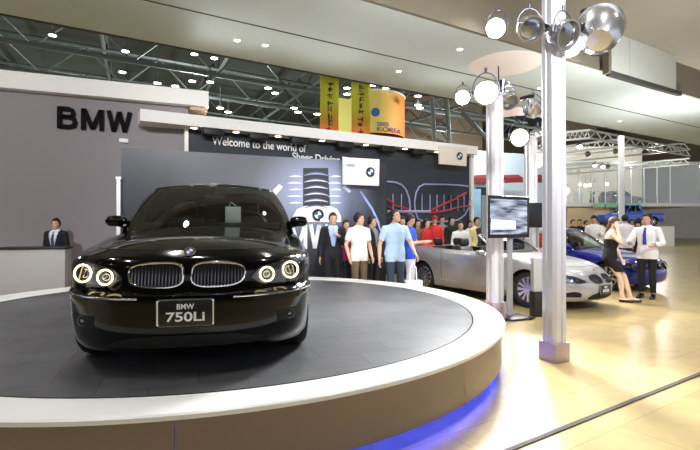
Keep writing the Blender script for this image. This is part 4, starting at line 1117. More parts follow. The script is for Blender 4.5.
    body = bpy.data.objects.new('body', res); COL.objects.link(body); body.parent = root
    for q in J: J[q] = J[q]*k
    segs = [('torso', Vector((0, 0, .86))*k, bend((0, 0, 1.15))*k, .13*k), ('torso', bend((0, 0, 1.15))*k, bend((0, 0, 1.38))*k, .13*k), ('neck', J['neck'], J['head'], .055*k), ('head', J['head']+Vector((0, 0, -.06*k)), J['head']+Vector((0, 0, .06*k)), .085*k)]
    for n in 'LR':
        segs += [('uarm', J['sh'+n], J['el'+n], .05*k), ('farm', J['el'+n], J['wr'+n], .035*k), ('hand', J['wr'+n]+(J['ha'+n]-J['wr'+n])*.15, J['ha'+n], .03*k), ('thigh', J['hp'+n], J['kn'+n], .075*k), ('calf', J['kn'+n], J['an'+n], .048*k), ('foot', J['an'+n]+Vector((0, .02, -.05))*k, J['to'+n], .045*k)]
    reg = []
    for v in res.vertices:
        best = (9, '', 0)
        for nm, a, b_, r in segs:
            ab = b_-a; t = max(0, min(1, (v.co-a).dot(ab)/ab.length_squared)); dd = (v.co-a-ab*t).length-r
            if dd < best[0]: best = (dd, nm, t)
        reg.append(best[1:])
    def shell(name, pred, off, m):
        keep = [pred(reg[v.index][0], reg[v.index][1], v.co/k) for v in res.vertices]
        idx = {}; vs = []; fs = []
        for p in res.polygons:
            if all(keep[i] for i in p.vertices):
                for i in p.vertices:
                    if i not in idx: idx[i] = len(vs); vs.append(res.vertices[i].co+res.vertices[i].normal*off)
                fs.append([idx[i] for i in p.vertices])
        if not fs: return None
        sm_ = bpy.data.meshes.new(name); sm_.from_pydata(vs, [], fs); sm_.materials.append(M[m] if isinstance(m, str) else m)
        for p in sm_.polygons: p.use_smooth = True
        c = bpy.data.objects.new(name, sm_); COL.objects.link(c); c.parent = root; return c
    hem = .80 if not skirt else .9
    shell('trousers' if not skirt else 'tights', (lambda r, t, c: (r in ('thigh',) or (r == 'calf' and t < .93) or r == 'torso') and c.z < .99) if not skirt else (lambda r, t, c: False), .013, cloth(bottom))
    shell('shoes', (lambda r, t, c: r == 'foot' or (r == 'calf' and t > .97)) if not bare else (lambda r, t, c: r == 'foot' and c.z < .055), .007, shoes)
    if bare: ar = lambda r, t, c: False
    elif sleeves == 'long': ar = lambda r, t, c: r == 'uarm' or (r == 'farm' and t < .95)
    else: ar = lambda r, t, c: r == 'uarm' and t < .72
    topz = 1.30 if bare else 9
    shell('shirt' if not bare else 'dress_top', lambda r, t, c: ar(r, t, c) or (r in ('torso', 'thigh') and hem < c.z < topz) or (r == 'neck' and t < .05 and not bare), .017, cloth(top))
    if jacket:
        def V(c): return c.y < 0 and abs(c.x) < max(0, .015+.20*(c.z-1.08)) and c.z > 1.08
        shell('jacket', lambda r, t, c: (r == 'uarm' or (r == 'farm' and t < .97) or (r in ('torso', 'thigh') and c.z > .78)) and not (V(c) and r == 'torso') , .032, cloth(jacket))
    if tie:
        b = MB(); b.loft([[(bend((x*w, y, z))+Vector((0, 0, 0)))*k for x in (-1, 1)]+[(bend((x*w, y-.008, z)))*k for x in (1, -1)] for z, w, y in ((1.45, .018, -.085), (1.30, .028, -.142), (1.10, .035, -.128))]); b.build('tie', cloth(tie), root)
    if skirt:
        col, z1, z2, r2 = skirt
        b = MB(); rr = []
        hc = (J['hpL']+J['hpR'])/2/k; kc = (J['knL']+J['knR'])/2/k
        for t in [i/8 for i in range(9)]:
            z = z1+(z2-z1)*t; cx = hc.lerp(kc, max(0, min(1, (hc.z-z)/(hc.z-kc.z)))) if z < hc.z else Vector((0, 0, 0))
            rx = interp(z, [(z2, r2), (.80, .185), (.95, .188), (1.1, .155)]); ry = interp(z, [(z2, r2*.85), (.80, .14), (.95, .14), (1.1, .12)])
            rr.append([Vector((cx.x+rx*math.cos(2*PI*j/20), cx.y+ry*math.sin(2*PI*j/20), z))*k for j in range(20)])
        b.loft(rr, cap=False); b.build('skirt', cloth(col), root)
    # face and hair
    for s in (-1, 1):
        b = MB(); b.ell((H+Rh@Vector((s*.030, -.083, .008)))*k, (.012*k, .007*k, .007*k), u=8, v=6); b.build('eye', 'eye_dark', root)
    b = MB(); b.ell((H+Rh@Vector((0, -.086, -.062)))*k, (.022*k, .007*k, .007*k), u=8, v=6); b.build('mouth', 'lip', root)
    b = MB(); R3 = Rh
    b.ell((0, 0, 0), (.086, .106, .118), u=20, v=14)
    for f in [f for f in b.bm.faces if (f.calc_center_median().y < -.045 and f.calc_center_median().z < .052) or f.calc_center_median().z < -.075 or (f.calc_center_median().y < -.0 and f.calc_center_median().z < -.02)]: b.bm.faces.remove(f)
    for v in [v for v in b.bm.verts if not v.link_faces]: b.bm.verts.remove(v)
    for v in b.bm.verts: v.co = (H+Rh@(v.co+Vector((0, .012, .014))))*k
    if longhair:
        rr = []
        for z, rx, ry, y in ((.03, .075, .06, .045), (-.08, .08, .055, .045), (-.16, .08, .045, .05), (-.23, .065, .03, .06), (-.26, .04, .02, .06)):
            rr.append([(H+Rh@Vector((rx*math.cos(2*PI*j/16), y+ry*math.sin(2*PI*j/16), z)))*k for j in range(16)])
        b.loft(rr)
    ho = b.build('hair', hair, root, recalc=True)
    sd = ho.modifiers.new('s', 'SOLIDIFY'); sd.thickness = .01; sd.offset = 0
    if cap:
        b = MB(); b.ell((0, 0, 0), (.094, .112, .10), u=20, v=14)
        for f in [f for f in b.bm.faces if f.calc_center_median().z < .0]: b.bm.faces.remove(f)
        for v in [v for v in b.bm.verts if not v.link_faces]: b.bm.verts.remove(v)
        b.loft([[Vector((.07*math.cos(a)*q, -.09-.09*q*math.sin(a), .0+zz)) for a in [PI*j/8 for j in range(9)]] for q, zz in ((1, 0), (1, .008), (.1, .012))], cap=False, closed=False)
        for v in b.bm.verts: v.co = (H+Rh@(v.co+Vector((0, .01, .045))))*k
        b.build('cap', cloth(cap), root)
    return root

HANG = ((.05, .02, -.29), (.06, -.04, -.55))
G = 'visitors'
person('person in a dark suit standing behind the reception desk at the left edge', 56, 10.1, 1.69, .05, top=(225, 228, 235), jacket=(22, 24, 34), bottom=(22, 24, 34), tie=(60, 70, 110), voxel=.013)
person('person in a black suit and pale blue shirt with one hand raised to the chest', 333, 9.55, 1.80, .1, top=(170, 190, 220), jacket=(16, 17, 21), bottom=(16, 17, 21), tie=(150, 175, 215), voxel=.011,
       pose=dict(L=((.08, .0, -.28), (-.08, -.22, -.10)), R=((.07, .02, -.29), (.09, -.02, -.55)), head=(.2, .05)))
person('person in a magenta top and dark jeans half hidden behind the black-suited person', 346, 10.2, 1.66, .5, top=(190, 40, 120), bottom=(36, 44, 66), female=True, longhair=True, voxel=.016, pose=dict(R=((.08, -.05, -.26), (.0, -.25, -.30))))
person('person in a loose white shirt and brown trousers looking right, dark strap over the shoulder', 359, 9.3, 1.79, .55, top=(232, 226, 222), bottom=(104, 86, 66), sleeves='short', voxel=.011, wide=1.08,
       pose=dict(L=((.06, .0, -.28), (.05, -.12, -.52)), R=((.10, .02, -.27), (.10, -.10, -.52)), head=(.75, 0)))
person('person in a black jacket over a grey shirt standing right behind the white-shirted person', 372, 10.0, 1.75, .9, top=(130, 132, 140), jacket=(24, 25, 29), bottom=(26, 27, 32), voxel=.014, pose=dict(head=(.4, 0)))
person('person in a light blue short-sleeved shirt looking up to the right beside the stage rim', 395, 8.85, 1.84, .35, top=(176, 202, 230), bottom=(52, 62, 84), sleeves='short', voxel=.011, wide=1.15,
       pose=dict(L=((.12, .0, -.26), (.16, -.14, -.48)), R=((.09, .04, -.29), (.12, -.02, -.56)), head=(.6, -.22)))
person('person in a bright blue polo shirt facing the rear of the silver convertible', 410, 9.9, 1.77, 1.2, top=(34, 74, 190), bottom=(200, 205, 220), sleeves='short', voxel=.014, pose=dict(L=((.05, -.10, -.25), (.0, -.32, -.22)), R=((.05, -.10, -.25), (.0, -.32, -.22)), head=(0, .3)))
crowd = [
 ('person with dark hair and dark clothes between the blue-shirted person and the blue polo shirt', 402.5, 12.2, 1.77, .3, (60, 56, 60), {}),
 ('person in a dull brown top behind the rear end of the silver convertible', 418, 13.4, 1.72, .3, (120, 100, 80), {}),
 ('person in a red top with long dark hair behind the convertible', 426.5, 12.95, 1.73, .9, (190, 36, 40), dict(longhair=True, female=True)),
 ('person in a red cap and red jacket behind the convertible', 434.5, 13.6, 1.83, -.4, (200, 40, 40), dict(cap=(190, 30, 36))),
 ('person in a grey shirt right of the red-capped person', 442, 14.6, 1.86, .2, (140, 146, 150), {}),
 ('person in black clothes behind the seats of the convertible', 451.5, 14.4, 1.82, .5, (24, 25, 28), {}),
 ('person in a white shirt leaning over behind the convertible seats, left of another white shirt', 460.5, 12.5, 1.67, -.2, (232, 230, 224), dict(pose=dict(lean=(.2, 0)))),
 ('person in a white shirt, the second one behind the convertible seats', 470, 14.9, 1.71, .3, (226, 226, 222), dict(female=True, longhair=True)),
 ('person in a pale yellow shirt near the left edge of the monitor', 477, 12.9, 1.78, .4, (228, 218, 160), {}),
 ('person in dark striped clothes just left of the monitor', 484, 12.7, 1.78, -.6, (70, 66, 74), {}),
 ('person in a pale green top right of the monitor, looking left', 535.5, 11.7, 1.80, -.8, (196, 224, 208), dict(female=True, longhair=True)),
 ('person in a red jacket partly behind the tall silver column', 546, 11.2, 1.62, -.4, (196, 40, 44), {}),
 ('person in a white shirt with lowered head behind the blue sedan windscreen', 594, 14.6, 1.87, -.6, (230, 228, 226), dict(pose=dict(head=(-.3, .4), L=((.05, -.1, -.25), (0, -.3, -.2))))),
 ('person in a cream blouse just left of the person in black dress', 602, 15.0, 1.76, 3.4, (236, 220, 190), dict(female=True)),
 ('person in a white shirt seen from behind, right of the person in black dress', 625, 14.0, 1.88, 3.0, (232, 228, 234), {}),
 ('person in black clothes between two white shirts at the right', 638, 14.2, 1.80, 2.6, (28, 28, 34), {}),
 ('person in dark clothes far back, directly right of the tall silver column', 573, 18, 1.80, .2, (30, 32, 38), {}),
 ('person in black far back, second right of the tall silver column', 579.5, 19, 1.82, -.4, (22, 24, 28), {}),
 ('person in a tan coat far back under the mezzanine', 586, 21, 1.80, .6, (150, 120, 90), {}),
 ('person in a dark jacket far back above the head of the person in black dress', 610.5, 19.5, 1.95, 2.8, (34, 34, 40), {}),
 ('person in a brown jacket far back just left of the thin pale column', 617, 21, 1.82, .2, (96, 70, 50), {}),
 ('person in dark blue far back near the right edge', 643, 20, 1.92, -.3, (30, 36, 60), {}),
 ('person in a grey jacket far back below the blue pickup truck', 631, 22, 1.86, .4, (90, 90, 96), {}),
]
for lb, px, D, h, rz, topc, kw in crowd:
    kw = dict(kw); kw.setdefault('pose', {})
    if h > 1.88: h = 1.88
    person(lb, px, D, h, rz, top=topc, voxel=.02, **kw)
person('person in a white shirt with a blue strap and black trousers at the right edge', 647, 9.7, 1.80, -.9, top=(236, 234, 238), bottom=(24, 24, 28), voxel=.012, tie=(50, 56, 160), wide=1.1,
       pose=dict(L=((.10, -.02, -.26), (.02, -.24, -.30)), R=((.12, -.10, -.24), (.0, -.34, -.26)), head=(-.2, .15)))
person('person with reddish hair in a short black dress, one hand raised to the hair', 610, 9.35, 1.71, 1.0, top=(14, 14, 16), hair='hair_brown', longhair=True, female=True, voxel=.011, skin='skin_pale', bare=True,
       skirt=((14, 14, 16), 1.1, .62, .15), pose=dict(lean=(.10, 0), R=((.08, -.18, -.20), (-.02, -.10, .12)), L=((.06, -.06, -.28), (-.02, -.16, -.52)), head=(-.35, .35),
       legL=((.09, .02, .88), (.08, -.24, .52), (.05, -.36, .11)), legR=((.09, .02, .88), (.06, -.18, .50), (.05, -.22, .10))))

# ------------------------------------------------------------------ the hall beyond the stand
b = MB(); b.box((5, 62, 5.2), (190, .4, 10.4)); struct(b.build('wall_far', 'pale_wall'))
b = MB(); b.box((5, 61.9, 12.2), (190, .4, 4.0)); struct(b.build('wall_upper', 'brown_wall'))
b = MB(); b.box((5, 37, 14.2), (190, 52, .2)); struct(b.build('ceiling', 'roof_dark'))
b = MB(); b.box((-52, 30, 7), (.3, 64, 14)); struct(b.build('wall_side', 'roof_dark'))
# roof trusses: top and bottom chords with zigzag webs
def truss(p0, p1, hgt, r, nb, m, label, group, web=None, name='roof_truss'):
    t = thing(name, label, 'truss', p0, 0, group)
    L = (p1-p0); up = Vector((0, 0, hgt))
    def part(nm, pts, rr, n=6): b = MB(); b.tube([p for p in pts], rr, n); b.build(nm, m, t)
    part('bottom_chord', [Vector((0, 0, 0)), L], r); part('top_chord', [up, L+up], r)
    b = MB(); z = []
    for i in range(nb+1): z.append(L*(i/nb)+(up if i % 2 else Vector((0, 0, 0))))
    b.tube(z, r*.55, 5); b.build('web', web or m, t)
    return t
pos = ['nearest', 'second', 'third', 'fourth', 'fifth', 'sixth']
for i, n in enumerate((17.5, 22, 27, 33, 40)):
    z = 8.4+.3*i
    truss(en(-30, n, z), en(34, n, z+.0), 1.7, .11, 36, 'truss_grey', 'long grey roof truss beyond the canopy, %s from the stand' % pos[i], 'long roof trusses')
for i, m in enumerate(range(-24, 30, 6)):
    o = truss(en(m, 15, 10.3), en(m+3, 48, 11.5), 1.2, .10, 20, 'truss_grey', 'cross roof truss running away from the viewer above the stand', 'cross roof trusses', 'truss_dark')
b = MB(); b.loft([[en(m, 16.5, z), en(m, 16.6, z), en(m, 16.6, z+.5), en(m, 16.5, z+.5)] for m, z in ((-26, 8.6), (30, 8.6))]); tag(b.build('air_duct', 'truss_dark'), 'long dark duct running behind the canopy edge', 'duct')
# hanging high-bay lamps: positions read from the picture, each at its own height under the roof
hb = [(125, 51), (194, 54), (214, 58), (122, 72), (157, 83), (175, 86), (192, 81), (210, 82), (268, 88), (275, 93), (220, 108), (228, 112), (294, 108), (298, 112), (317, 114), (347, 88), (347, 94), (373, 85), (386, 88), (411, 90), (418, 96), (418, 105), (420, 108), (52, 35), (350, 77)]
for k, (px, py) in enumerate(hb):
    z = 8.2+.2*(k % 3); D = (z-CH)*F/(HZ-py)
    if D < 16: D = 16+.3*(k % 4)
    c = P(px, py, D)
    t = thing('high_bay_lamp', 'small glowing round lamp hanging under the dark hall roof beyond the canopy', 'lamp', c, 0, 'high bay lamps under the hall roof')
    r = .13*D/18
    b = MB(); b.lathe([(r*1.1, .0), (r*.9, r*.6), (r*.3, r*1.0), (r*.12, r*1.5), (r*.1, 1.2)], n=16); b.build('reflector', 'truss_grey', t)
    b = MB(); b.lathe([(.001, -.02), (r, -.01), (r*1.05, 0)], n=16); b.build('bulb', 'lamp_white', t)
# banners
def bcard(label, x0, x1, yt, yb, D, glyphs):
    mt = bpy.data.materials.new('banner_print'); mt.use_nodes = True; nt = mt.node_tree; bs = nt.nodes['Principled BSDF']; bs.inputs['Roughness'].default_value = .7
    tc = nt.nodes.new('ShaderNodeTexCoord'); sp = nt.nodes.new('ShaderNodeSeparateXYZ'); nt.links.new(tc.outputs['Generated'], sp.inputs[0])
    rp = nt.nodes.new('ShaderNodeValToRGB'); e = rp.color_ramp.elements; e[0].position = .30; e[0].color = (*s2l((226, 120, 40)), 1); e[1].position = .62; e[1].color = (*s2l((212, 204, 50)), 1)
    nt.links.new(sp.outputs['Z'], rp.inputs['Fac']); nt.links.new(rp.outputs['Color'], bs.inputs['Base Color'])
    a, c = P(x0, yt, D), P(x1, yt+2, D+.4); zb = P(x0, yb, D).z-1.2
    t = thing('banner', label, 'banner', ((a.x+c.x)/2, D, zb), 0, None)
    b = MB(); rows = []
    for z in [zb+(a.z-zb)*i/8 for i in range(9)]: rows.append([Vector((a.x+(c.x-a.x)*j/8, D+.4*j/8+.06*math.sin(j*1.3+z), z)) for j in range(9)])
    b.loft(rows, cap=False, closed=False); o = b.build('banner_cloth', mt, t, world=True)
    sd = o.modifiers.new('s', 'SOLIDIFY'); sd.thickness = .02
    b = MB(); b.tube([a+Vector((-.05, 0, .02)), c+Vector((.05, 0, .02))], .035, 8); b.build('top_bar', 'truss_light', t, world=True)
    for e_ in (a, c): b = MB(); b.tube([e_, Vector((e_.x, e_.y, 14.1))], .012, 6); b.build('hanging_cord', 'truss_light', t, world=True)
    b = MB(); rnd = random.Random(glyphs)
    w = (c.x-a.x)
    for i in range(9):
        zc = a.z-.35-i*.30; xc = a.x+w*.52
        for _ in range(4):
            if rnd.random() < .5: b.box((xc+rnd.uniform(-.08, .08), D+.08, zc+rnd.uniform(-.1, .1)), (.20, .02, .04))
            else: b.box((xc+rnd.uniform(-.09, .09), D+.08, zc+rnd.uniform(-.05, .05)), (.04, .02, .2))
    mm('banner_ink', (80, 62, 60), .7, var=.1)
    b.build('banner_characters', 'banner_ink', t, world=True)
bcard('left one of two narrow yellow banners hanging above the slogan wall', 320, 338.5, 75, 124, 21, 3)
bcard('right one of two narrow yellow banners, just left of the wide drum banner', 351.5, 370, 78.5, 128, 21.5, 8)
# wide drum banner
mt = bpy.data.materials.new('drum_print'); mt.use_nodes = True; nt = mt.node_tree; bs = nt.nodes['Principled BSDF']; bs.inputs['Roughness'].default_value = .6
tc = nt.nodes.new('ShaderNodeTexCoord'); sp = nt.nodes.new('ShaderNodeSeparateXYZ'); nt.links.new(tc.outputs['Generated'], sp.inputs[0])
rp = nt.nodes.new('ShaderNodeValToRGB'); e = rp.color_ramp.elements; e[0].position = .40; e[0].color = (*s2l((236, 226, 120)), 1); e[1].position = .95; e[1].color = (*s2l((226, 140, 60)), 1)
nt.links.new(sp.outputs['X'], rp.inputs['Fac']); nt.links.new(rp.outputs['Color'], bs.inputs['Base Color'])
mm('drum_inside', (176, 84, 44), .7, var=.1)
dc = P(371, 95, 27); R = 33.5/460*27
DB = thing('drum_banner', 'wide round yellow and orange drum banner hanging behind the two narrow banners', 'banner', (dc.x, 27, dc.z-2.6))
def tilt(a): return -.55*math.sin(a)*0+.0
rw = lambda z, rr: [Vector((dc.x+rr*math.cos(2*PI*j/64), 27+rr*math.sin(2*PI*j/64), z)) for j in range(64)]
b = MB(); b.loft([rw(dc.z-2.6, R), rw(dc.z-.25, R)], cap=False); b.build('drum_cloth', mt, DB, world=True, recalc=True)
b = MB(); b.loft([rw(dc.z-2.6, R-.03), rw(dc.z-.22, R-.03)], cap=False); b.build('drum_lining', 'drum_inside', DB, world=True)
b = MB(); b.tube(rw(dc.z-.24, R), .05, 8, closed=True); b.build('top_ring', 'beam_white', DB, world=True)
mm('ink_purple', (120, 60, 110), .7, var=.05); mm('ink_blue', (70, 90, 160), .7, var=.05)
def drumtext(body, m, px0, px1, py, size, nm):
    cu = bpy.data.curves.new('x', 'FONT'); cu.body = body; cu.size = size; cu.extrude = .005
    o = bpy.data.objects.new('x', cu); COL.objects.link(o); me = evaluated(o); bpy.data.objects.remove(o)
    xs = [v.co.x for v in me.vertices]; x0, x1 = min(xs), max(xs)
    a0 = math.asin(max(-1, min(1, (px0-371)/33.5))); a1 = math.asin((px1-371)/33.5)
    for v in me.vertices:
        a = a0+(a1-a0)*(v.co.x-x0)/(x1-x0); rr = R+.03+v.co.z
        v.co = Vector((dc.x+rr*math.sin(a), 27-rr*math.cos(a), P(371, py, 25).z+v.co.y))
    me.transform(wm(DB).inverted()); me.materials.clear(); me.materials.append(M[m]); ob = bpy.data.objects.new(nm, me); COL.objects.link(ob); ob.parent = DB
drumtext('2005', 'ink_blue', 375, 386, 125.5, .32, 'banner_lettering')
drumtext('KOREA', 'ink_purple', 375, 398, 131, .36, 'banner_lettering')
a = -.0; cc = Vector((dc.x+R*math.sin(.08), 27-R*math.cos(.08)-.03, P(373, 112, 25).z))
b = MB(); b.ell(cc, (.24, .02, .24)); b.build('blue_emblem', 'roundel_blue', DB, world=True)

# pale booth behind the end of the stand wall, with a dark red awning
b0, b1_ = P(474, 150, 27), P(566, 150, 30)
t = thing('exhibition_booth', 'pale blue-white booth wall with a dark red awning, seen right of the stand wall', 'booth', ((b0.x+b1_.x)/2, 28.5, 0))
for (xa, xb, ya) in ((474, 512, 150), (512, 566, 153)):
    b = MB(); p0, p1 = P(xa, ya, 27+(xa-474)/31), P(xb, ya, 27+(xb-474)/31)
    b.loft([[Vector((p.x, p.y, z)) for z in (0, p0.z)]+[Vector((p.x, p.y+.3, z)) for z in (p0.z, 0)] for p in (p0, p1)]); b.build('wall_panel', 'pale_blue', t, world=True, smooth=0)
for xa, xb in ((470, 491), (506, 523), (533, 546)):
    p0, p1 = P(xa, 178, 26.3), P(xb, 177.5, 26.6)
    b = MB(); b.loft([[Vector((p.x, p.y+dy, p.z+dz)) for dy, dz in ((.7, .25), (0, 0), (0, -.28), (.7, -.2))] for p in (p0, p1)]); b.build('awning', 'awning_red', t, world=True, smooth=0)
p0 = P(483.5, 200, 26.6); b = MB(); b.box((p0.x, 26.7, 1.9), (.75, .2, 3.8)); b.build('dark_doorway', 'tv_black', t, world=True)
p0 = P(477, 200, 26.4); mm('poster_blue', (130, 170, 200), .6, var=.35, vscale=1.5); b = MB(); b.box((p0.x, 26.6, 2.3), (.55, .1, 2.8)); b.build('poster', 'poster_blue', t, world=True)

# mezzanine at the far right
MD = 40.0
def mz(px, py, D=MD): return P(px, py, D)
x0, x1 = mz(560, 0).x, mz(700, 0).x; zf = mz(600, 203).z
b = MB(); b.box(((x0+x1)/2, MD+4, zf-.15), (x1-x0, 8, .3)); struct(b.build('floor_2', 'beam_white'))
b = MB(); b.box(((x0+x1)/2, MD+8, zf+3), (x1-x0, .2, 6.6)); struct(b.build('wall_mezzanine', 'pale_wall'))
t = thing('glass_balustrade', 'tall glass screen with thin posts along the front of the upper floor', 'balustrade', ((x0+x1)/2, MD, zf))
b = MB(); b.box(((x0+x1)/2, MD, zf+1.6), (x1-x0, .03, 3.2)); b.build('glass_panel', 'glass', t, world=True)
for i in range(9):
    px = 566+13*i; c = mz(px, 200); b = MB(); b.box((c.x, MD-.03, zf+1.7), (.07, .07, 3.6)); b.build('post', 'alu', t, world=True)
b = MB(); b.box(((x0+x1)/2, MD, zf+3.4), (x1-x0, .25, .35)); b.build('top_rail', 'truss_light', t, world=True)
t = thing('sign_strip', 'pale green sign strip below the upper floor at the right', 'sign', (mz(617, 0).x, MD-.4, zf-.5))
for i in range(4):
    px = 594+12*i; p0, p1 = mz(px, 203, MD-.4), mz(px+10.5, 207.5, MD-.4); b = MB(); b.box(((p0.x+p1.x)/2, MD-.4, (p0.z+p1.z)/2), (p1.x-p0.x, .1, p0.z-p1.z)); b.build('sign_panel', 'green_sign', t, world=True)
p0, p1 = mz(570, 207), mz(612, 222); b = MB(); b.box(((p0.x+p1.x)/2, MD+.5, 1.7), (p1.x-p0.x, .2, 3.0)); tag(b.build('warm_partition', 'warm_panel'), 'warm beige lit partition below the upper floor', 'partition')
p0 = mz(582.5, 196); b = MB(); b.box((p0.x, MD+.8, zf+.55), (.75, .4, 1.1), bev=.03); tag(b.build('white_cabinet', 'card_white'), 'small white cabinet on the upper floor behind the glass', 'cabinet')
for k, (px, py) in enumerate(((580, 184.5), (585.5, 185.5), (590, 185), (607, 184))):
    c = mz(px, py, MD+2); b = MB(); b.ell(c, (.14, .14, .14)); gl_ = b.build('globe_lamp', 'lamp_warm'); b = MB(); b.tube([c+Vector((0, 0, .1)), c+Vector((0, 0, 1.4))], .012, 6); b.build('hanging_rod', 'truss_dark', gl_); tag(gl_, ['leftmost', 'second from the left', 'third from the left', 'rightmost'][k]+' of four warm globe lamps above the upper floor', 'lamp', 'globe lamps above the upper floor')
def motorbike(px, label):
    c = mz(px, 203, MD+1.2); t = thing('motorcycle', label, 'motorcycle', (c.x, c.y, zf), 1.25, 'motorcycles on the upper floor')
    for x in (-.7, .7):
        b = MB(); b.tube([Vector((x+.27*math.cos(2*PI*j/20), 0, .32+.27*math.sin(2*PI*j/20))) for j in range(20)], .055, 8, closed=True); b.build('wheel', 'rubber', t)
    b = MB(); b.ell((.12, 0, .82), (.32, .15, .17)); b.build('tank', 'dark_chrome', t)
    b = MB(); b.box((0, 0, .48), (.5, .28, .36), bev=.05); b.build('engine', 'dark_chrome', t)
    b = MB(); b.loft([[(x, y, z) for y, z in ((-.12, zz-.04), (.12, zz-.04), (.12, zz+.04), (-.12, zz+.04))] for x, zz in ((-.8, .95), (-.5, .82), (-.1, .80))]); b.build('seat', 'leather_black', t)
    b = MB(); b.tube([(.7, 0, .32), (.5, 0, .95), (.42, 0, 1.1)], .04, 8); b.tube([(.38, -.36, 1.12), (.45, 0, 1.1), (.38, .36, 1.12)], .022, 8); b.build('fork_and_handlebar', 'chrome', t)
for px, lb in ((592, 'dark motorcycle nearest the white cabinet on the upper floor'), (602, 'dark motorcycle in the middle of the upper floor'), (613, 'dark motorcycle just left of the thin pale column, upper floor')): motorbike(px, lb)
def smallcar(label, loc, rz, paint, name='car'):
    c = Car(L=4.4, w=.86, s0=.8, s1=.7, n=2.4, n1=2.6, nn=10, nt=8, p=2.4, two_door=False, stations=[.8, 1.0, 1.3, 1.5, 1.8, 2.2, 2.6, 3.0, 3.3, 3.7],
        levels=[(0, .08, .10, .1), (.3, .02, .0, .02), (.66, .0, .02, .0), (.88, .015, .08, .03), (1, .06, .13, .08)],
        shoulder=[(0, .72), (1.3, .88), (4.4, .95)], spine=[(.8, .88), (1.5, .98), (4.4, .98)], bottom=[(0, .2), (4.4, .25)],
        x_bump=.5, v_bump=.66, x_door=(1.5, 2.4, 3.3), x_rear=.5, x_cowl=1.3, x_trunk=3.7, axles=(.75, 3.4), r_wheel=.31, r_arch=.35, cabin=(1.8, 3.4, .6, .5),
        gh=dict(base=(1.3, 4.0, .76, .4, .4), top=(2.0, 3.3, .56, .2, .3), z=1.42))
    t = thing(name, label, 'car', loc, rz)
    c.body(t, paint); c.greenhouse(t, paint); c.wheels(t, 5); return t
mm('grey_paint', (70, 72, 76), .3, coat=.5)
c = mz(640, 203, MD+5.4); smallcar('grey car on the upper floor right of the thin pale column', (c.x, c.y, zf), PI+.2, 'grey_paint')
# blue pickup on a plinth
px0 = P(598, 216, 33); zp = 1.75
b = MB(); b.box((P(601, 0, 37).x+2.5, 37.2, zp/2-.1), (5.4, 2.4, zp-.2)); tag(b.build('display_plinth', 'beam_white'), 'white plinth raising the blue pickup above the crowd', 'plinth')
pk = Car(L=5.0, w=.92, s0=.6, s1=.4, n=3, n1=4, nn=10, nt=8, p=3, two_door=False, stations=[.6, 1.0, 1.3, 1.5, 1.8, 2.2, 2.6, 3.0, 3.2, 3.4, 3.7, 4.3],
    levels=[(0, .06, .06, .06), (.3, .0, .0, .0), (.7, .0, .02, .0), (.9, .015, .05, .02), (1, .06, .10, .05)],
    shoulder=[(0, .95), (1.3, 1.02), (5, 1.05)], spine=[(.6, 1.05), (1.5, 1.12), (3.2, 1.12), (5, 1.10)], bottom=[(0, .35), (5, .38)],
    x_bump=.4, v_bump=.5, x_door=(1.4, 2.3, 3.1), x_rear=.3, x_cowl=1.3, x_trunk=4.3, axles=(.85, 3.9), r_wheel=.37, r_arch=.42, cabin=(1.9, 3.0, .6, .6),
    gh=dict(base=(1.35, 3.3, .80, .4, .2), top=(1.95, 3.05, .62, .2, .15), z=1.72))
t = thing('pickup_truck', 'bright blue pickup truck raised on a white plinth, far right', 'truck', (P(601, 0, 37).x, 37.0, zp-.2), .12)
M['sky_paint'].node_tree.nodes['Principled BSDF'].inputs['Roughness'].default_value = .3
pk.body(t, 'sky_paint'); pk.greenhouse(t, 'sky_paint'); pk.wheels(t, 6)
for y in (-.35, .35): pk.seat(t, 2.6, y, .5, .8, 1.3, 'leather_black')
# thin pale column and suspended lighting truss at the right
c = P(621.5, 136, 22); b = MB(); b.loft([[(c.x+px, 22+py, z) for px, py in column_prof(.22)] for z in (0, c.z)]); tag(b.build('column', 'alu_white'), 'thin pale column standing in the far hall at the right', 'column')
def rail(p, q, r, m, label, n=14):
    L = q-p; t = thing('lighting_truss', label, 'truss', p, 0, 'suspended lighting trusses'); up = Vector((0, 0, .42))
    for nm, o_ in (('bottom_chord', Vector((0, 0, 0))), ('top_chord', up)):
        b = MB(); b.tube([o_, L+o_], r, 6); b.build(nm, m, t)
    b = MB(); b.tube([L*(i/n)+(up if i % 2 else Vector((0, 0, 0))) for i in range(n+1)], r*.6, 5); b.build('web', m, t)
ZT = 6.1
def Z(px, py, z=ZT): D = (z-CH)*F/(HZ-py); return P(px, py, D)
rail(Z(556, 141), Z(590, 138), .06, 'truss_light', 'light metal truss, upper left edge of the suspended frame')
rail(Z(590, 138), Z(690, 156), .06, 'truss_light', 'light metal truss running right from the corner of the suspended frame', 20)
rail(Z(556, 154), Z(622, 146), .06, 'truss_light', 'second light metal truss across the suspended frame')
rail(Z(556, 163), Z(690, 149.5), .06, 'truss_light', 'third light metal truss across the suspended frame', 24)
rail(Z(556, 175), Z(690, 164), .07, 'truss_light', 'lowest light metal truss of the suspended frame', 24)
for px, py, l in ((580, 146, True), (595, 165, True), (608, 166.5, False), (616, 151, False), (588, 154, False), (603, 166, True)):
    c = Z(px, py); spot(c, c+Vector((-.3, -1, -1.2)), .15, label='small lamp hanging under the suspended light truss at the right', group='lamps under the suspended frame', lit=l, hot='lamp_white')
b = MB(); c0, c1 = P(566, 120, 34), P(596, 134, 34)
for i in range(3): b.box((c0.x+(i+.5)*.75, 34, c1.z+.5), (.72, .3, 1.1))
o_ = tag(b.build('high_shelf_boxes', 'brown_wall'), 'brown panels high on the hall wall right of the tall silver column', 'panel')
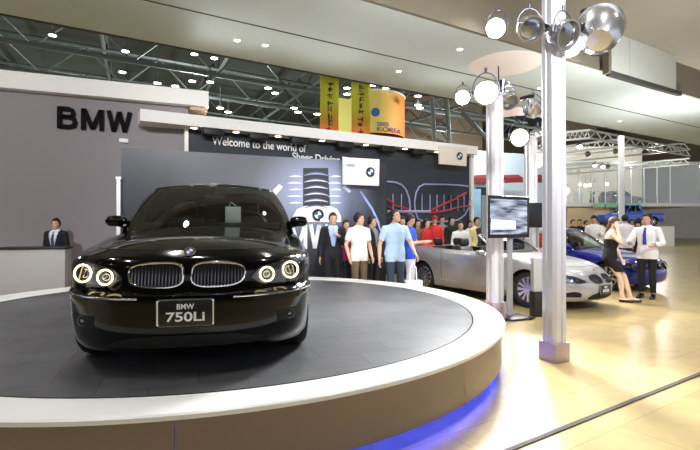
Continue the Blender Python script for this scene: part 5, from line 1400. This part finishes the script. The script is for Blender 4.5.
p0, p1 = P(396, 90, 44), P(482, 90, 44); b = MB(); b.box(((p0.x+p1.x)/2, 44, 11.2), (p1.x-p0.x, .3, 5.6)); struct(b.build('wall_partition', 'brown_wall'))
mm('blocker_charcoal', (38, 38, 42), .7, var=.1)
b = MB(); b.box((-1, -6, 1.7), (26, .3, 3.4)); struct(b.build('wall_reflection_blocker', 'blocker_charcoal'))  # unseen dark wall added behind the camera to darken the car's reflections
# struts behind the lamp cluster
for (xa, ya, xb, yb, lb) in ((462, 112, 495, 147, 'grey diagonal strut behind the lamps left of the white column'), (446, 92, 449, 132, 'upright grey post left of the white column'), (432, 100, 434, 130, 'upright grey post beside the drum banner')):
    b = MB(); b.tube([P(xa, ya, 23), P(xb, yb, 23)]+([] if xb-xa > 10 else [Vector((P(xb, yb, 23).x, 23, 0))]), .11, 8); tag(b.build('strut', 'truss_grey'), lb, 'strut')

# ------------------------------------------------------------------ lights
def slight(c, aim, e, ang_, col=(1, 1, 1), size=.12, blend=.6):
    l = bpy.data.lights.new('spot_light', 'SPOT'); l.energy = e; l.spot_size = math.radians(ang_); l.spot_blend = blend; l.color = col; l.shadow_soft_size = size
    o = bpy.data.objects.new('spot_light', l); COL.objects.link(o); o.location = c; o.rotation_euler = (Vector(aim)-Vector(c)).to_track_quat('-Z', 'Y').to_euler()
def plight(c, e, col=(1, 1, 1), size=.3):
    l = bpy.data.lights.new('point_light', 'POINT'); l.energy = e; l.color = col; l.shadow_soft_size = size
    o = bpy.data.objects.new('point_light', l); COL.objects.link(o); o.location = c
WARM = (1, .93, .82); COOL = (.93, .97, 1)
for c, v in dl:
    slight(c-Vector((0, 0, .05)), c-Vector((0, 0, 1)), 110 if v else 260, 110, (1, .985, .96) if not v else (1, 1, .98), .1, .8)
for c in washers:
    slight(c+Vector((0, 0, -.05)), c+Vector((-.1, .35, -1.5)), 28, 120, WARM, .06, .9)
# lamp heads on the columns
slight(PD(463, 98, 7.45), (-1, 2.5, .5), 450, 70, COOL)
slight(PD(486, 93, 7.3), (1.3, 4.0, .2), 750, 75, (1, 1, 1), .2)
slight(PD(497, 29, 6.8), (0.6, 4.5, 0.5), 500, 80, (1, 1, 1), .2)
slight(PD(519, 138, 10.5), (3.0, 7.0, .2), 500, 110, (1, 1, 1), .2)
slight(PD(537, 161, 10.7), (3.2, 8, .4), 350, 120, (1, 1, 1), .2)
slight(PD(571, 46, 5.25), (1.9, 4.2, 0), 420, 50, (1, 1, 1), .1)
# unseen spots added below the canopy to brighten it
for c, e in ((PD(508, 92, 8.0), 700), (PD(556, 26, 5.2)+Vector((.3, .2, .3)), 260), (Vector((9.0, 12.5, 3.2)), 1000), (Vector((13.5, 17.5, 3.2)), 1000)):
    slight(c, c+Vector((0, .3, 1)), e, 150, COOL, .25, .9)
for k, px in enumerate((215, 330, 440)):  # added fill lamps, hidden on the beam, to lift the canopy brightness
    c = wp_(px, KB, CB+.62); c.z = 4.30
    b = MB(); b.lathe([(.001, -.03), (.07, -.03), (.08, .05), (.07, .05), (.06, 0), (.001, 0)], (c.x, c.y, c.z), n=16)
    tag(b.build('added_fill_lamp', 'alu'), 'small added fill lamp hidden on top of the lower white beam', 'lamp', 'added fill lamps on the lower beam')
    slight(c+Vector((0, 0, .08)), c+Vector((.8, -1.6, 2.2)), 60, 150, COOL, .15, .9)
for c, a in (((-4, -2.5, 6.8), (-4.5, 11, 3.2)), ((1, -2.5, 6.8), (0, 12.5, 2.6)), ((5, -2, 6.8), (4, 12, 2.0))):  # unseen fill spots added behind the camera for the front walls
    slight(Vector(c), Vector(a), 2600, 55, (.97, .98, 1), .25, .7)
# hall high-bays
for x in (-24, -8, 8, 24):
    for y in (24, 40): plight((x, y, 7.2), 1000, (.96, 1, .97), .5)
for x in (14, 22): plight((x, 33, 5.2), 300, (1, .98, .93), .4)
plight((20, 43, 7.5), 380, (1, .97, .9), .4); plight((28, 43, 7.5), 380, (1, .97, .9), .4)  # extra point lights added to brighten the mezzanine wall
EXPO = .35; WORLD = 1.0

# ------------------------------------------------------------------ camera
cd = bpy.data.cameras.new('camera'); cam = bpy.data.objects.new('camera', cd); COL.objects.link(cam)
cd.sensor_width = 36; cd.lens = F/700*36; cam.location = (0, 0, CH)
cam.rotation_euler = (PI/2+math.atan2(HZ-225, F), 0, 0); cd.clip_end = 300; S.camera = cam
S.view_settings.view_transform = 'Standard'; S.view_settings.look = 'None'; S.view_settings.gamma = 1
S.view_settings.exposure = EXPO
w = bpy.data.worlds.new('hall_air'); S.world = w; w.use_nodes = True
w.node_tree.nodes['Background'].inputs[0].default_value = (.8, .85, .9, 1); w.node_tree.nodes['Background'].inputs[1].default_value = WORLD
